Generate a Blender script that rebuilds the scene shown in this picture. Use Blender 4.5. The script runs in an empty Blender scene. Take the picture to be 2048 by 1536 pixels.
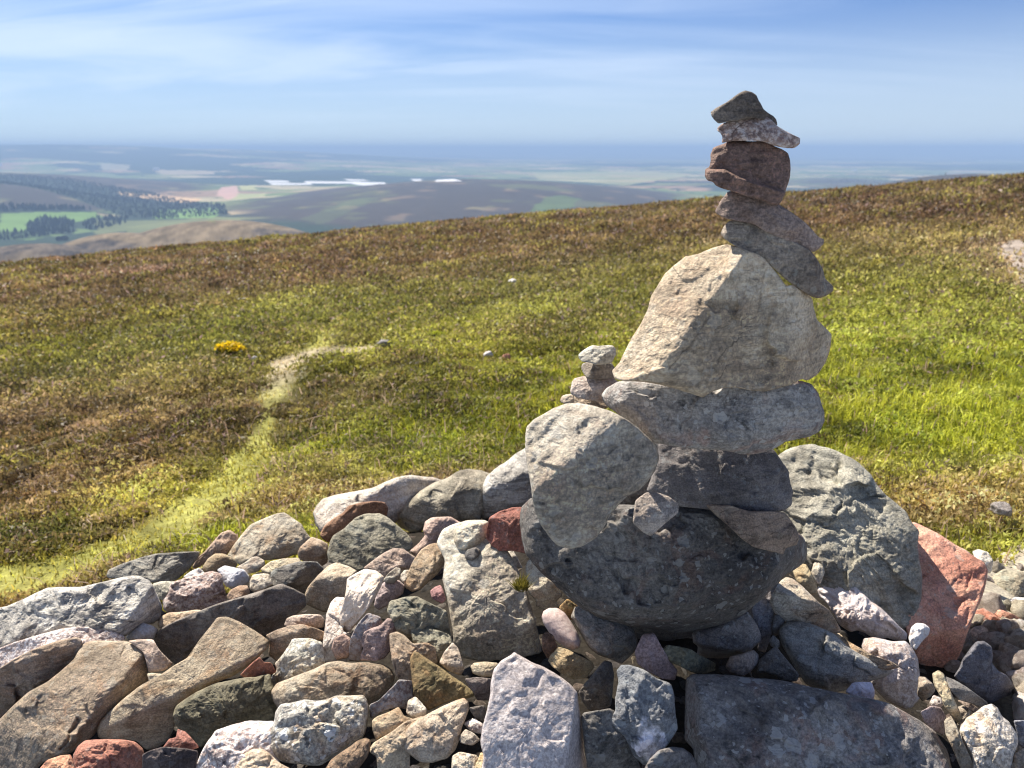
import bpy, math, random
import numpy as np
from mathutils import Vector, Matrix

random.seed(7)
RNG = np.random.default_rng(7)
sc = bpy.context.scene
col = sc.collection

# ------------------------------------------------------------------ camera
F = 1547.0                      # focal length in photo pixels (2048 wide)
PITCH = math.atan((768 - 297) / F)
CAM = np.array([0.0, 0.0, 1.6])
cd = bpy.data.cameras.new('camera')
cam = bpy.data.objects.new('camera', cd)
col.objects.link(cam)
cam.location = CAM
cam.rotation_euler = (math.pi / 2 - PITCH, 0, 0)
cd.sensor_width = 36
cd.lens = 36 * F / 2048
cd.clip_start = 0.05
cd.clip_end = 200000
cd.dof.use_dof = True
cd.dof.focus_distance = 1.5
cd.dof.aperture_fstop = 5.6
sc.camera = cam

# ------------------------------------------------------------------ light
SUN_AZ = math.radians(-36)      # measured from +Y towards +X
SUN_EL = math.radians(48)
sv = Vector((math.sin(SUN_AZ) * math.cos(SUN_EL), math.cos(SUN_AZ) * math.cos(SUN_EL), math.sin(SUN_EL)))
sl = bpy.data.lights.new('sun', 'SUN')
sl.energy = 5.0
sl.angle = math.radians(0.5)
sl.color = (1.0, 0.93, 0.82)
so = bpy.data.objects.new('sun', sl)
col.objects.link(so)
so.rotation_euler = sv.to_track_quat('Z', 'Y').to_euler()

sc.view_settings.view_transform = 'Standard'
sc.view_settings.look = 'None'
sc.view_settings.gamma = 1
sc.view_settings.exposure = 0.85
sc.cycles.filter_width = 1.1

world = bpy.data.worlds.new('World')
sc.world = world
world.use_nodes = True
nt = world.node_tree
nt.nodes.clear()
def wn(t, **k):
    n = nt.nodes.new(t)
    for a, b in k.items(): setattr(n, a, b)
    return n
sky = wn('ShaderNodeTexSky', sky_type='NISHITA', sun_disc=False)
sky.sun_elevation = SUN_EL
sky.sun_rotation = SUN_AZ
sky.altitude = 500
sky.air_density = 1.0
sky.dust_density = 1.2
sky.ozone_density = 3.0
tc = wn('ShaderNodeTexCoord')
sep = wn('ShaderNodeSeparateXYZ')
nt.links.new(tc.outputs['Generated'], sep.inputs[0])
def wmath(op, a, b=None, c=None):
    n = wn('ShaderNodeMath', operation=op)
    for i, v in enumerate((a, b, c)):
        if v is None: continue
        if isinstance(v, (int, float)): n.inputs[i].default_value = v
        else: nt.links.new(v, n.inputs[i])
    return n.outputs[0]
zc = wmath('ADD', wmath('MAXIMUM', sep.outputs[2], 0.0), 0.17)
u = wmath('DIVIDE', sep.outputs[0], zc)
v = wmath('DIVIDE', sep.outputs[1], zc)
cmb = wn('ShaderNodeCombineXYZ')
nt.links.new(u, cmb.inputs[0]); nt.links.new(v, cmb.inputs[1])
def cirrus(rot, sx, sy, scale, lo, hi, seed, dist=0.6):
    mp = wn('ShaderNodeMapping')
    mp.inputs['Rotation'].default_value = (0, 0, math.radians(rot))
    mp.inputs['Scale'].default_value = (sx, sy, 1)
    mp.inputs['Location'].default_value = (seed, seed * .7, 0)
    nt.links.new(cmb.outputs[0], mp.inputs[0])
    nz = wn('ShaderNodeTexNoise')
    nz.inputs['Scale'].default_value = scale
    nz.inputs['Detail'].default_value = 7
    nz.inputs['Roughness'].default_value = 0.52
    nz.inputs['Distortion'].default_value = dist
    nt.links.new(mp.outputs[0], nz.inputs['Vector'])
    mr = wn('ShaderNodeMapRange', interpolation_type='SMOOTHSTEP')
    mr.inputs[1].default_value = lo; mr.inputs[2].default_value = hi
    nt.links.new(nz.outputs[0], mr.inputs[0])
    return mr.outputs[0]
SD = 28.71
c1 = cirrus(20, .36, 1.0, .9, .44, .62, 3.1 + SD, .8)
c2 = cirrus(-48, .24, 1.2, 1.2, .47, .66, 8.4 + SD * 1.7, .7)
c3 = cirrus(4, .5, 1.0, 3.2, .46, .72, 1.4 + SD, .5)
cl = wmath('MINIMUM', wmath('ADD', wmath('ADD', wmath('MULTIPLY', c1, .62), wmath('MULTIPLY', c2, .5)), wmath('MULTIPLY', c3, .16)), 1.0)
# more veil to the left, towards the sun
side = wn('ShaderNodeMapRange'); side.inputs[1].default_value = .55; side.inputs[2].default_value = -.5
side.inputs[3].default_value = .15; side.inputs[4].default_value = 1.0
nt.links.new(sep.outputs[0], side.inputs[0])
cl = wmath('MULTIPLY', cl, side.outputs[0])
cl = wmath('MULTIPLY', cl, .88)
fadeup = wn('ShaderNodeMapRange', interpolation_type='SMOOTHSTEP'); fadeup.inputs[1].default_value = .72; fadeup.inputs[2].default_value = .42  # clouds fade out above the view, which lowers the fill light
nt.links.new(sep.outputs[2], fadeup.inputs[0])
cl = wmath('MULTIPLY', cl, fadeup.outputs[0])
veil = wn('ShaderNodeMapRange', interpolation_type='SMOOTHSTEP'); veil.inputs[1].default_value = .24; veil.inputs[2].default_value = .0
veil.inputs[3].default_value = 0; veil.inputs[4].default_value = .6
nt.links.new(sep.outputs[2], veil.inputs[0])
low = wn('ShaderNodeMapRange', interpolation_type='SMOOTHSTEP'); low.inputs[1].default_value = .0; low.inputs[2].default_value = .11
nt.links.new(sep.outputs[2], low.inputs[0])
cl = wmath('MULTIPLY', cl, low.outputs[0])

mixc = wn('ShaderNodeMix', data_type='RGBA')
nt.links.new(cl, mixc.inputs['Factor'])
tint = wn('ShaderNodeMix', data_type='RGBA', blend_type='MULTIPLY')
tint.inputs['Factor'].default_value = 1
tint.inputs[7].default_value = (0.16, 0.58, 1.20, 1)
nt.links.new(sky.outputs[0], tint.inputs[6])
nt.links.new(tint.outputs[2], mixc.inputs[6])
mixc.inputs[7].default_value = (10.8, 12.4, 14.8, 1)
mixv = wn('ShaderNodeMix', data_type='RGBA')
nt.links.new(veil.outputs[0], mixv.inputs['Factor']); nt.links.new(mixc.outputs[2], mixv.inputs[6]); mixv.inputs[7].default_value = (11.4, 12.6, 13.8, 1)
high = wn('ShaderNodeMapRange', interpolation_type='SMOOTHSTEP'); high.inputs[1].default_value = .46; high.inputs[2].default_value = .75  # sky above the view toned down to cut the ambient fill
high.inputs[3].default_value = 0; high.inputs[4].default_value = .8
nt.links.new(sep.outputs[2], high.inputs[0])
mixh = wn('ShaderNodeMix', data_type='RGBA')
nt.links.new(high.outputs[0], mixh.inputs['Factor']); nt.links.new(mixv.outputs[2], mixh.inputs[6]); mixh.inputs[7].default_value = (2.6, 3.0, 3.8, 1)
bg = wn('ShaderNodeBackground')
bg.inputs['Strength'].default_value = 0.047
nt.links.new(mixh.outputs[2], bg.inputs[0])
out = wn('ShaderNodeOutputWorld')
nt.links.new(bg.outputs[0], out.inputs[0])

# ------------------------------------------------------------------ helpers
FV = np.array([0, math.cos(PITCH), -math.sin(PITCH)])
UV = np.array([0, math.sin(PITCH), math.cos(PITCH)])
def rays(px, py):
    px = np.asarray(px, float); py = np.asarray(py, float)
    r = (px - 1024) / F; w = -(py - 768) / F
    return np.stack([r, FV[1] + w * UV[1], FV[2] + w * UV[2]], -1)

def _h(ix, iy, iz, seed):
    x = (ix.astype(np.int64) * 73856093) ^ (iy.astype(np.int64) * 19349663) ^ (iz.astype(np.int64) * 83492791) ^ (seed * 2654435761)
    x &= 0xffffffff
    x = ((x ^ (x >> 16)) * 0x45d9f3b) & 0xffffffff
    x = ((x ^ (x >> 16)) * 0x45d9f3b) & 0xffffffff
    x = x ^ (x >> 16)
    return x / 4294967295.0
def vnoise(p, seed=0):
    i = np.floor(p).astype(np.int64); f = p - i
    f = f * f * (3 - 2 * f)
    res = 0
    for dx in (0, 1):
        wx = f[..., 0] if dx else 1 - f[..., 0]
        for dy in (0, 1):
            wy = f[..., 1] if dy else 1 - f[..., 1]
            for dz in (0, 1):
                wz = f[..., 2] if dz else 1 - f[..., 2]
                res = res + wx * wy * wz * _h(i[..., 0] + dx, i[..., 1] + dy, i[..., 2] + dz, seed)
    return res * 2 - 1
def fbm(p, octv=4, seed=0, gain=.5):
    a = 1; s = 0; t = 0
    for o in range(octv):
        s = s + a * vnoise(p * (2.03 ** o) + o * 17.3, seed + o); t += a; a *= gain
    return s / t
def fbm2(x, y, octv=4, seed=0, gain=.5):
    return fbm(np.stack([x, y, np.zeros_like(x) + seed * 3.7], -1), octv, seed, gain)

def tag(o, label=None, cat=None, group=None, kind=None):
    if label: o['label'] = label
    if cat: o['category'] = cat
    if group: o['group'] = group
    if kind: o['kind'] = kind
    return o
def mesh_obj(name, verts, faces, mat=None, smooth=True, parent=None, colors=None, loops=None):
    """verts (n,3); faces list or (m,k) array"""
    me = bpy.data.meshes.new(name)
    verts = np.asarray(verts, np.float32)
    if isinstance(faces, np.ndarray):
        k = faces.shape[1]; m = faces.shape[0]
        me.vertices.add(len(verts)); me.vertices.foreach_set('co', verts.ravel())
        me.loops.add(m * k); me.loops.foreach_set('vertex_index', faces.astype(np.int32).ravel())
        me.polygons.add(m)
        me.polygons.foreach_set('loop_start', np.arange(0, m * k, k, dtype=np.int32))
        me.update(calc_edges=True)
    else:
        me.from_pydata([tuple(map(float, q)) for q in verts], [], faces)
    if colors is not None:
        ca = me.color_attributes.new('Col', 'FLOAT_COLOR', 'POINT')
        c4 = np.ones((len(verts), 4), np.float32); c4[:, :3] = colors
        ca.data.foreach_set('color', c4.ravel())
    me.validate()
    me.polygons.foreach_set('use_smooth', np.full(len(me.polygons), smooth, bool))
    o = bpy.data.objects.new(name, me)
    col.objects.link(o)
    if mat: me.materials.append(mat)
    if parent: o.parent = parent
    return o

# ------------------------------------------------------------------ terrain functions
GX, GY, KQ = .0845, -.0545, 1.5e-4
def terrain(x, y):
    r2 = x * x + y * y
    r = np.sqrt(r2)
    z = 0.1 + GX * x + GY * y - KQ * r2
    amp = .05 + .012 * np.minimum(r, 60)
    z = z + amp * .55 * fbm2(x * .22, y * .22, 4, 11) * np.clip((r - 1.5) / 4, 0, 1)
    z = z + .10 * fbm2(x * 1.3, y * 1.3, 3, 12) * np.clip((r - 2.2) / 3, 0, 1)
    return z
BACK = None
def mound(x, y):
    dx = (x - .25); dy = (y - 1.55)
    sx = np.where(dx > 0, 1.35, .92)
    r = np.sqrt((dx * sx) ** 2 + (dy * 1.0) ** 2)
    z = 1.6 - .95 - .20 * np.maximum(0, r - .2) - .06 * np.maximum(0, r - 1.2) ** 2
    if BACK is not None:
        over = np.hypot(x, y) - np.interp(np.arctan2(x, y), BACK[0], BACK[1])
        z = z - 1.4 * np.maximum(0, over)
    return z
def surf(x, y): return np.maximum(mound(x, y), terrain(x, y))
def cone(x, y):
    global BACK
    b = BACK; BACK = None
    z = np.maximum(mound(x, y), terrain(x, y)); BACK = b
    return z
def hit(px, py, fn=surf, tmax=400.0):
    d = rays(px, py)
    t = np.geomspace(.6, tmax, 900)
    P = CAM + d[..., None, :] * t[:, None]
    below = P[..., 2] < fn(P[..., 0], P[..., 1])
    i = int(np.argmax(below))
    if not below.any(): i = 899
    return t[i]
_b = []
for q in [(-260, 1270), (0, 1215), (215, 1160), (420, 1110), (500, 1060), (640, 1040), (780, 990), (900, 970), (1060, 940), (1300, 960), (1560, 980), (1750, 1010), (1840, 1080), (1975, 1120), (2060, 1135), (2300, 1150)]:
    w = CAM + rays(*q) * hit(q[0], q[1], mound, 12)
    _b.append((math.atan2(w[0], w[1]), math.hypot(w[0], w[1])))
BACK = np.array(_b).T
def heap_core(x, y):
    pale = np.clip((x - 1.15) / .25, 0, 1) * (y < 9)
    return np.maximum(mound(x, y) - .15 + .135 * pale + .16 * np.exp(-(((x - .32) / .33) ** 2 + ((y - 1.95) / .22) ** 2)) + .02 * fbm2(x * 7, y * 7, 4, 31), terrain(x, y) - .12 + pale * np.where(scree(x, y), .135, 0))
def scree(x, y): return (x > 1.15) & (x < 2.6 + .15 * fbm2(x * 2, y * 2, 3, 78)) & (np.hypot(x, y) < np.interp(np.arctan2(x, y), BACK[0], BACK[1]) + .12 + .10 * fbm2(x * 3, y * 3, 3, 77))
def ground_at(px, py, fn=terrain):
    t = hit(px, py, fn); return CAM + rays(px, py) * t

# ------------------------------------------------------------------ materials
class NT:
    def __init__(s, name):
        s.m = bpy.data.materials.new(name); s.m.use_nodes = True
        s.t = s.m.node_tree; s.t.nodes.clear()
        s.out = s.n('ShaderNodeOutputMaterial')
        s.b = s.n('ShaderNodeBsdfPrincipled')
        s.t.links.new(s.b.outputs[0], s.out.inputs[0])
    def n(s, t, **k):
        q = s.t.nodes.new(t)
        for a, b in k.items(): setattr(q, a, b)
        return q
    def l(s, a, b): s.t.links.new(a, b)
    def noise(s, vec, scale, detail=4, rough=.55, dist=0):
        q = s.n('ShaderNodeTexNoise'); q.inputs['Scale'].default_value = scale
        q.inputs['Detail'].default_value = detail; q.inputs['Roughness'].default_value = rough
        q.inputs['Distortion'].default_value = dist
        s.l(vec, q.inputs['Vector']); return q.outputs[0]
    def vor(s, vec, scale, feature='F1'):
        q = s.n('ShaderNodeTexVoronoi', feature=feature); q.inputs['Scale'].default_value = scale
        s.l(vec, q.inputs['Vector']); return q
    def ramp(s, f, lo, hi, a=0., b=1.):
        q = s.n('ShaderNodeMapRange', interpolation_type='SMOOTHSTEP')
        q.inputs[1].default_value = lo; q.inputs[2].default_value = hi
        q.inputs[3].default_value = a; q.inputs[4].default_value = b
        s.l(f, q.inputs[0]); return q.outputs[0]
    def mix(s, f, a, b, mode='MIX'):
        q = s.n('ShaderNodeMix', data_type='RGBA', blend_type=mode)
        for sock, v in ((q.inputs['Factor'], f), (q.inputs[6], a), (q.inputs[7], b)):
            if isinstance(v, (int, float)): sock.default_value = v
            elif isinstance(v, tuple): sock.default_value = (*v, 1)
            else: s.l(v, sock)
        return q.outputs[2]
    def math(s, op, a, b=0.):
        q = s.n('ShaderNodeMath', operation=op)
        for i, v in enumerate((a, b)):
            if isinstance(v, (int, float)): q.inputs[i].default_value = v
            else: s.l(v, q.inputs[i])
        return q.outputs[0]
    def bump(s, h, strength, dist, prev=None):
        q = s.n('ShaderNodeBump'); q.inputs['Strength'].default_value = strength
        q.inputs['Distance'].default_value = dist
        s.l(h, q.inputs['Height'])
        if prev is not None: s.l(prev, q.inputs['Normal'])
        return q.outputs[0]

def rock_mat(name, a, b, c, band=0., lichen=0., lcol=(.33, .35, .33), speck=.22, stain=0., scol=(.36, .16, .06),
             mica=0., bump=1., rough=.85, quartz=0., fine=1.):
    k = NT(name)
    tcn = k.n('ShaderNodeTexCoord'); oi = k.n('ShaderNodeObjectInfo')
    ad = k.n('ShaderNodeVectorMath', operation='ADD')
    sc_ = k.n('ShaderNodeVectorMath', operation='SCALE')
    cmb_ = k.n('ShaderNodeCombineXYZ')
    for i in range(3): k.l(oi.outputs['Random'], cmb_.inputs[i])
    k.l(cmb_.outputs[0], sc_.inputs[0]); sc_.inputs['Scale'].default_value = 23.7
    k.l(tcn.outputs['Object'], ad.inputs[0]); k.l(sc_.outputs[0], ad.inputs[1])
    vec = ad.outputs[0]
    n1 = k.noise(vec, 9, 6, .62, .4)
    cc = k.mix(k.ramp(n1, .34, .62), a, b)
    n2 = k.noise(vec, 34, 5, .68, .3)
    cc = k.mix(k.ramp(n2, .50, .68, 0, .8), cc, c)
    mp = k.n('ShaderNodeMapping'); mp.inputs['Rotation'].default_value = (.5, .35, .4)
    mp.inputs['Scale'].default_value = (1, 1, 7); k.l(vec, mp.inputs[0])
    nb = k.noise(mp.outputs[0], 11, 6, .65, .6)
    if band:
        cc = k.mix(k.math('MULTIPLY', k.ramp(nb, .47, .62), band), cc, tuple(x * .42 for x in a))
        cc = k.mix(k.math('MULTIPLY', k.ramp(nb, .47, .36), band * .6), cc, tuple(min(.8, x * 1.45) for x in b))
    if quartz:
        nq = k.noise(vec, 6.5, 4, .6, 1.2)
        cc = k.mix(k.math('MULTIPLY', k.ramp(nq, .54, .60), quartz), cc, (.62, .62, .64))
    if stain:
        ns = k.noise(vec, 13, 5, .6, 1.0)
        cc = k.mix(k.math('MULTIPLY', k.ramp(ns, .5, .68), stain), cc, scol)
    n3 = k.noise(vec, 190 * fine, 3, .7)
    cc = k.mix(min(1, speck * 1.5), cc, k.mix(k.ramp(n3, .36, .66), (.16, .15, .15), (1.0, .98, .95)), 'OVERLAY')
    n4 = k.noise(vec, 70 * fine, 4, .72)
    cc = k.mix(k.ramp(n4, .60, .72, 0, .65), cc, tuple(x * .33 for x in a))
    # hairline cracks
    cv = k.n('ShaderNodeVectorMath', operation='ADD')
    cn_ = k.n('ShaderNodeTexNoise'); cn_.inputs['Scale'].default_value = 14; cn_.inputs['Detail'].default_value = 4
    k.l(vec, cn_.inputs['Vector'])
    cs_ = k.n('ShaderNodeVectorMath', operation='SCALE'); cs_.inputs['Scale'].default_value = .12
    k.l(cn_.outputs['Color'], cs_.inputs[0]); k.l(mp.outputs[0] if band else vec, cv.inputs[0]); k.l(cs_.outputs[0], cv.inputs[1])
    ce = k.vor(cv.outputs[0], 7, 'DISTANCE_TO_EDGE')
    cmask = k.ramp(k.noise(vec, 5, 2, .5), .54, .66)
    crk = k.math('MULTIPLY', k.ramp(ce.outputs['Distance'], .016, .004), cmask)
    cc = k.mix(k.math('MULTIPLY', crk, .6), cc, (.035, .03, .028))
    nw = k.noise(vec, 3.2, 3, .6, .5)
    cc = k.mix(.75, cc, k.mix(k.ramp(nw, .35, .65), (.30, .27, .25), (.74, .72, .70)), 'OVERLAY')
    if lichen:
        nv = k.n('ShaderNodeVectorMath', operation='ADD')
        nn_ = k.n('ShaderNodeTexNoise'); nn_.inputs['Scale'].default_value = 60; nn_.inputs['Detail'].default_value = 3
        k.l(vec, nn_.inputs['Vector'])
        ns_ = k.n('ShaderNodeVectorMath', operation='SCALE'); ns_.inputs['Scale'].default_value = .022
        k.l(nn_.outputs['Color'], ns_.inputs[0]); k.l(vec, nv.inputs[0]); k.l(ns_.outputs[0], nv.inputs[1])
        va = k.vor(nv.outputs[0], 34); vb = k.vor(nv.outputs[0], 90)
        sa = k.n('ShaderNodeSeparateColor'); k.l(va.outputs['Color'], sa.inputs[0])
        sb_ = k.n('ShaderNodeSeparateColor'); k.l(vb.outputs['Color'], sb_.inputs[0])
        la = k.math('LESS_THAN', va.outputs['Distance'], k.math('MULTIPLY', k.math('SUBTRACT', sa.outputs[0], .55), 1.1))
        lb = k.math('LESS_THAN', vb.outputs['Distance'], k.math('MULTIPLY', k.math('SUBTRACT', sb_.outputs[0], .62), 1.3))
        m_ = k.math('MULTIPLY', k.math('MAXIMUM', la, lb), .8)
        cc = k.mix(k.math('MULTIPLY', m_, lichen), cc, lcol)
        nk = k.noise(vec, 19, 5, .7, .5)
        cc = k.mix(k.ramp(nk, .58, .70, 0, .75 * lichen), cc, (.02, .021, .02))
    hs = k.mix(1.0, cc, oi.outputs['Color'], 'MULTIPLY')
    k.l(hs, k.b.inputs['Base Color'])
    k.b.inputs['Specular IOR Level'].default_value = .35
    r_ = k.ramp(n2, .3, .7, rough - .1, min(1, rough + .1))
    if mica:
        nm = k.noise(vec, 320, 1, .5)
        r_ = k.math('SUBTRACT', r_, k.ramp(nm, .60, .70, 0, mica))
        k.b.inputs['Specular IOR Level'].default_value = .8
    k.l(r_, k.b.inputs['Roughness'])
    bm = k.bump(n4, .9 * bump, .005)
    bm = k.bump(n3, .8 * bump, .0022, bm)
    bm = k.bump(nb if band else n2, .8 * bump, .006, bm)
    bm = k.bump(crk, -.8, .004, bm)
    k.l(bm, k.b.inputs['Normal'])
    return k.m

MAT = dict(
    grey=rock_mat('grey_stone', (.29, .27, .245), (.38, .355, .315), (.17, .16, .15), band=.45, lichen=.5, stain=.15),
    pale=rock_mat('pale_stone', (.46, .42, .35), (.57, .525, .45), (.31, .285, .24), band=.35, stain=.14, speck=.22, lichen=.35, lcol=(.60, .59, .55), fine=.85),
    tan=rock_mat('tan_stone', (.43, .365, .28), (.52, .46, .375), (.28, .235, .185), band=.35, stain=.42, scol=(.40, .22, .10), lichen=.3, fine=1.35, lcol=(.55, .53, .47)),
    white=rock_mat('white_quartz', (.66, .61, .58), (.72, .69, .68), (.48, .43, .41), speck=.25, stain=.28, scol=(.42, .29, .18), rough=.55, bump=.8),
    dark=rock_mat('dark_lichen_stone', (.115, .112, .11), (.18, .175, .165), (.06, .06, .062), lichen=.95, lcol=(.30, .295, .28), stain=.25, scol=(.20, .08, .045), band=.2),
    slate=rock_mat('dark_grey_stone', (.155, .147, .14), (.225, .215, .20), (.09, .087, .085), band=.3, lichen=.4, fine=1.6),
    green=rock_mat('grey_green_stone', (.31, .30, .255), (.40, .385, .33), (.18, .18, .155), band=.5, lichen=.3, bump=1.25),
    red=rock_mat('red_stone', (.47, .19, .14), (.54, .26, .19), (.30, .13, .11), lichen=.30, lcol=(.45, .42, .38), stain=.1),
    pink=rock_mat('pink_pebble', (.50, .39, .37), (.55, .44, .41), (.42, .31, .30), speck=.15, bump=.25, rough=.7),
    mica=rock_mat('silvery_schist', (.40, .385, .35), (.53, .505, .45), (.23, .22, .21), band=.75, mica=.45, bump=1.3),
    mauve=rock_mat('mauve_stone', (.37, .30, .25), (.44, .365, .31), (.25, .20, .17), band=.15, speck=.25, stain=.15),
    lav=rock_mat('lavender_quartzite', (.43, .395, .395), (.50, .465, .46), (.35, .32, .32), speck=.3, mica=.2, rough=.65, bump=.45),
    olive=rock_mat('olive_stone', (.24, .20, .10), (.33, .25, .13), (.12, .11, .06), stain=.6, scol=(.42, .22, .09)),
    quartz=rock_mat('dark_stone_with_quartz', (.09, .10, .105), (.15, .155, .15), (.05, .055, .06), quartz=.9, lichen=.5),
    speckled=rock_mat('speckled_pinkish_stone', (.53, .47, .44), (.65, .60, .57), (.33, .27, .25), speck=.45, bump=1.3, fine=.6),
    wlichen=rock_mat('white_lichen_stone', (.36, .34, .30), (.46, .45, .42), (.20, .20, .18), lichen=1., lcol=(.68, .68, .68), stain=.45, scol=(.40, .26, .12), speck=.35, bump=1.3, fine=.7),
)

# ------------------------------------------------------------------ stones
CROP = dict(P=(0, 0, 1), A=(0, 1100, 3.523), B=(400, 1100, 3.523), C=(800, 1100, 3.523), D=(1200, 1100, 3.523),
            E=(1536, 1100, 3.523), F=(200, 850, 3.523), G=(600, 850, 3.523), H=(1000, 650, 2.363),
            I=(1180, 430, 2.954), J=(1360, 150, 3.268), K=(1500, 850, 2.792), M=(1050, 660, 7.68))
NRM = dict(T=(-.12, -.45, .88), F=(.15, -.97, .10), L=(-.6, -.35, .72), R=(.80, -.58, .12), U=(-.15, -.78, -.6),
           G=(.05, -.70, .70), M=(-.15, -.58, .80), S=(.45, -.8, .35), W=(-.80, -.50, .30), H=(-.3, -.72, .62), Q=(.35, -.45, .82))
CELL = 4
BUF = np.full((1640 // CELL + 40, 2048 // CELL + 80), 99.0)   # nearest stone seen so far, so that later ones are laid on top
def bidx(px, py): return ((np.asarray(py) / CELL).astype(int) + 2, (np.asarray(px) / CELL).astype(int) + 40)
def inpoly(x, y, poly):
    c = np.zeros(x.shape, bool); j = len(poly) - 1
    for i in range(len(poly)):
        xi, yi = poly[i]; xj, yj = poly[j]
        if yi != yj:
            c ^= ((yi > y) != (yj > y)) & (x < (xj - xi) * (y - yi) / (yj - yi) + xi)
        j = i
    return c
def parse(crop, s):
    ox, oy, k = CROP[crop]
    a = np.array([[float(q) for q in w.split(',')] for w in s.split()])
    return a / k + np.array([ox, oy])
_gx, _gy = np.meshgrid(np.arange(-160, 2200, 16.), np.arange(880, 1680, 16.), indexing='ij')
_d = rays(_gx, _gy); _t = np.geomspace(.8, 8, 260)
_P = CAM + _d[..., None, :] * _t[:, None]
_bl = _P[..., 2] < heap_core(_P[..., 0], _P[..., 1])
_CT = np.where(_bl.any(-1), _t[np.argmax(_bl, -1)], 60.)
def core_t(g):
    i = np.clip(np.round((g[:, 0] + 160) / 16).astype(int), 0, _CT.shape[0] - 1); j = np.clip(np.round((g[:, 1] - 880) / 16).astype(int), 0, _CT.shape[1] - 1)
    return _CT[i, j]
n_st = 0
STONES = []
def S(mat, label, crop, pts, facets='', Y=None, tint=(1, 1, 1), th=.55, rough=1., rnd=.06, chip=1., dent='', crack='',
      name='stone', cat='stone', group=None, cen=None, lay=0., step=None, push=0.):
    global n_st
    n_st += 1
    sd = n_st * 13 + 5
    rg = np.random.default_rng(sd)
    ox, oy, ks = CROP[crop]
    out = parse(crop, pts)
    if np.sum(out[:, 0] * np.roll(out[:, 1], -1) - np.roll(out[:, 0], -1) * out[:, 1]) > 0: out = out[::-1]
    for _ in range(1):                                   # round the traced corners a little
        nx_ = np.roll(out, -1, 0)
        out = np.stack([out * .9 + nx_ * .1, out * .1 + nx_ * .9], 1).reshape(-1, 2)
    seg = np.linalg.norm(np.roll(out, -1, 0) - out, axis=1); per = seg.sum()
    area = .5 * abs(np.sum(out[:, 0] * np.roll(out[:, 1], -1) - np.roll(out[:, 0], -1) * out[:, 1]))
    size = math.sqrt(area)
    stp = step or (3.0 if size > 110 else 2.4)
    N = max(28, int(per / stp))
    cum = np.concatenate([[0], np.cumsum(seg)])
    q = np.arange(N) * per / N
    xx = np.interp(q, cum, np.append(out[:, 0], out[0, 0])); yy = np.interp(q, cum, np.append(out[:, 1], out[0, 1]))
    o = np.stack([xx, yy], 1)
    c = o.mean(0) if cen is None else (np.array(cen) / ks + [ox, oy])
    dirs = o - c; rad = np.linalg.norm(dirs, axis=1)
    jit = fbm(np.concatenate([o * .045, np.full((N, 1), sd * 1.)], 1), 4, sd)
    o = c + dirs * (1 + jit * .022 * rough * min(1, 60 / size + .3))[:, None]
    M = max(7, int(rad.mean() / stp))
    s = (np.arange(1, M + 1) / M) ** .9
    g = c + s[:, None, None] * (o - c)                    # M,N,2
    g = np.concatenate([c[None], g.reshape(-1, 2)])
    sfull = np.concatenate([[0], np.repeat(s, N)])
    e = np.empty(len(g))
    for i in range(0, len(g), 4000):
        e[i:i + 4000] = np.sqrt(((g[i:i + 4000, None] - o[None]) ** 2).sum(-1)).min(1)
    # facets
    fl = []
    if not facets: facets = 'M'
    for tok in facets.split(';'):
        w = tok.split()
        n = np.array(NRM[w[0]]) if w[0] in NRM else np.array([float(z) for z in w[0].split(',')])
        n = n / np.linalg.norm(n)
        a = np.array([float(w[1]) / ks + ox, float(w[2]) / ks + oy]) if len(w) > 2 else c
        fl.append((n, a))
    def plane_t(n, A, d):
        return (n @ A) / np.minimum(d @ n, -.07)
    a0 = fl[0][1]; d0 = rays(*a0)
    if Y is not None: t0 = Y / d0[1]
    else:
        t0 = hit(a0[0], a0[1], cone) - .02
    d = rays(g[:, 0], g[:, 1])
    px2m = t0 / F
    planes = []
    for n, a in fl:
        da = rays(*a)
        ta = t0 if not planes else max(plane_t(nn, AA, da) for nn, AA in planes)
        planes.append((n, da * ta))
    ts = np.stack([plane_t(n, A, d) for n, A in planes])
    kk = 1 / (.0018 + .006 * rnd * size * px2m * 4)
    mx = ts.max(0)
    t = mx + np.log(np.exp((ts - mx) * kk).sum(0)) / kk
    # gentle polyhedral doming so that no face is dead flat
    K = int(8 + size / 30)
    nrm_xy = (g - c) / (rad.mean() * 1.05)
    an_ = rg.uniform(0, 6.283, K); rd_ = rg.uniform(.35, 1.05, K)
    sx_ = np.stack([np.cos(an_) * rd_, np.sin(an_) * rd_], 1); sx_[0] *= .1
    bd = size * px2m * (.30 if len(fl) < 2 else .18) * chip
    tang = (2 * nrm_xy @ sx_.T - (sx_ ** 2).sum(1) + rg.uniform(-.06, .06, K)).max(1)
    t = t + bd * np.maximum(tang, -.1)
    # fracture cells: every cell is a small plane of its own, with a little step at its border
    nc = int(min(46, 7 + size / 9))
    qs = rg.uniform(-1, 1, (nc, 2)) * (np.abs(o - c).max(0)) + c
    gi = rg.normal(0, .15, (nc, 2)); hi_ = rg.normal(0, .012, nc) * size
    wob2 = np.stack([vnoise(np.concatenate([g * .06, np.full((len(g), 1), 5.)], 1), sd), vnoise(np.concatenate([g * .06, np.full((len(g), 1), 6.)], 1), sd)], 1) * size * .045
    gw = g + wob2
    dist = np.sqrt(((gw[:, None] - qs[None]) ** 2).sum(-1))
    w_ = np.exp(-(dist - dist.min(1)[:, None]) / max(1.3, size * .006))
    off = ((gw[:, None] - qs[None]) * gi[None]).sum(-1) + hi_[None]
    t = t + (w_ * off).sum(1) / w_.sum(1) * px2m * np.clip(rough * .75 - .1, .3, 1.5) * (chip > .1) * np.clip(e / (size * .06 + 1), 0, 1)
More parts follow.
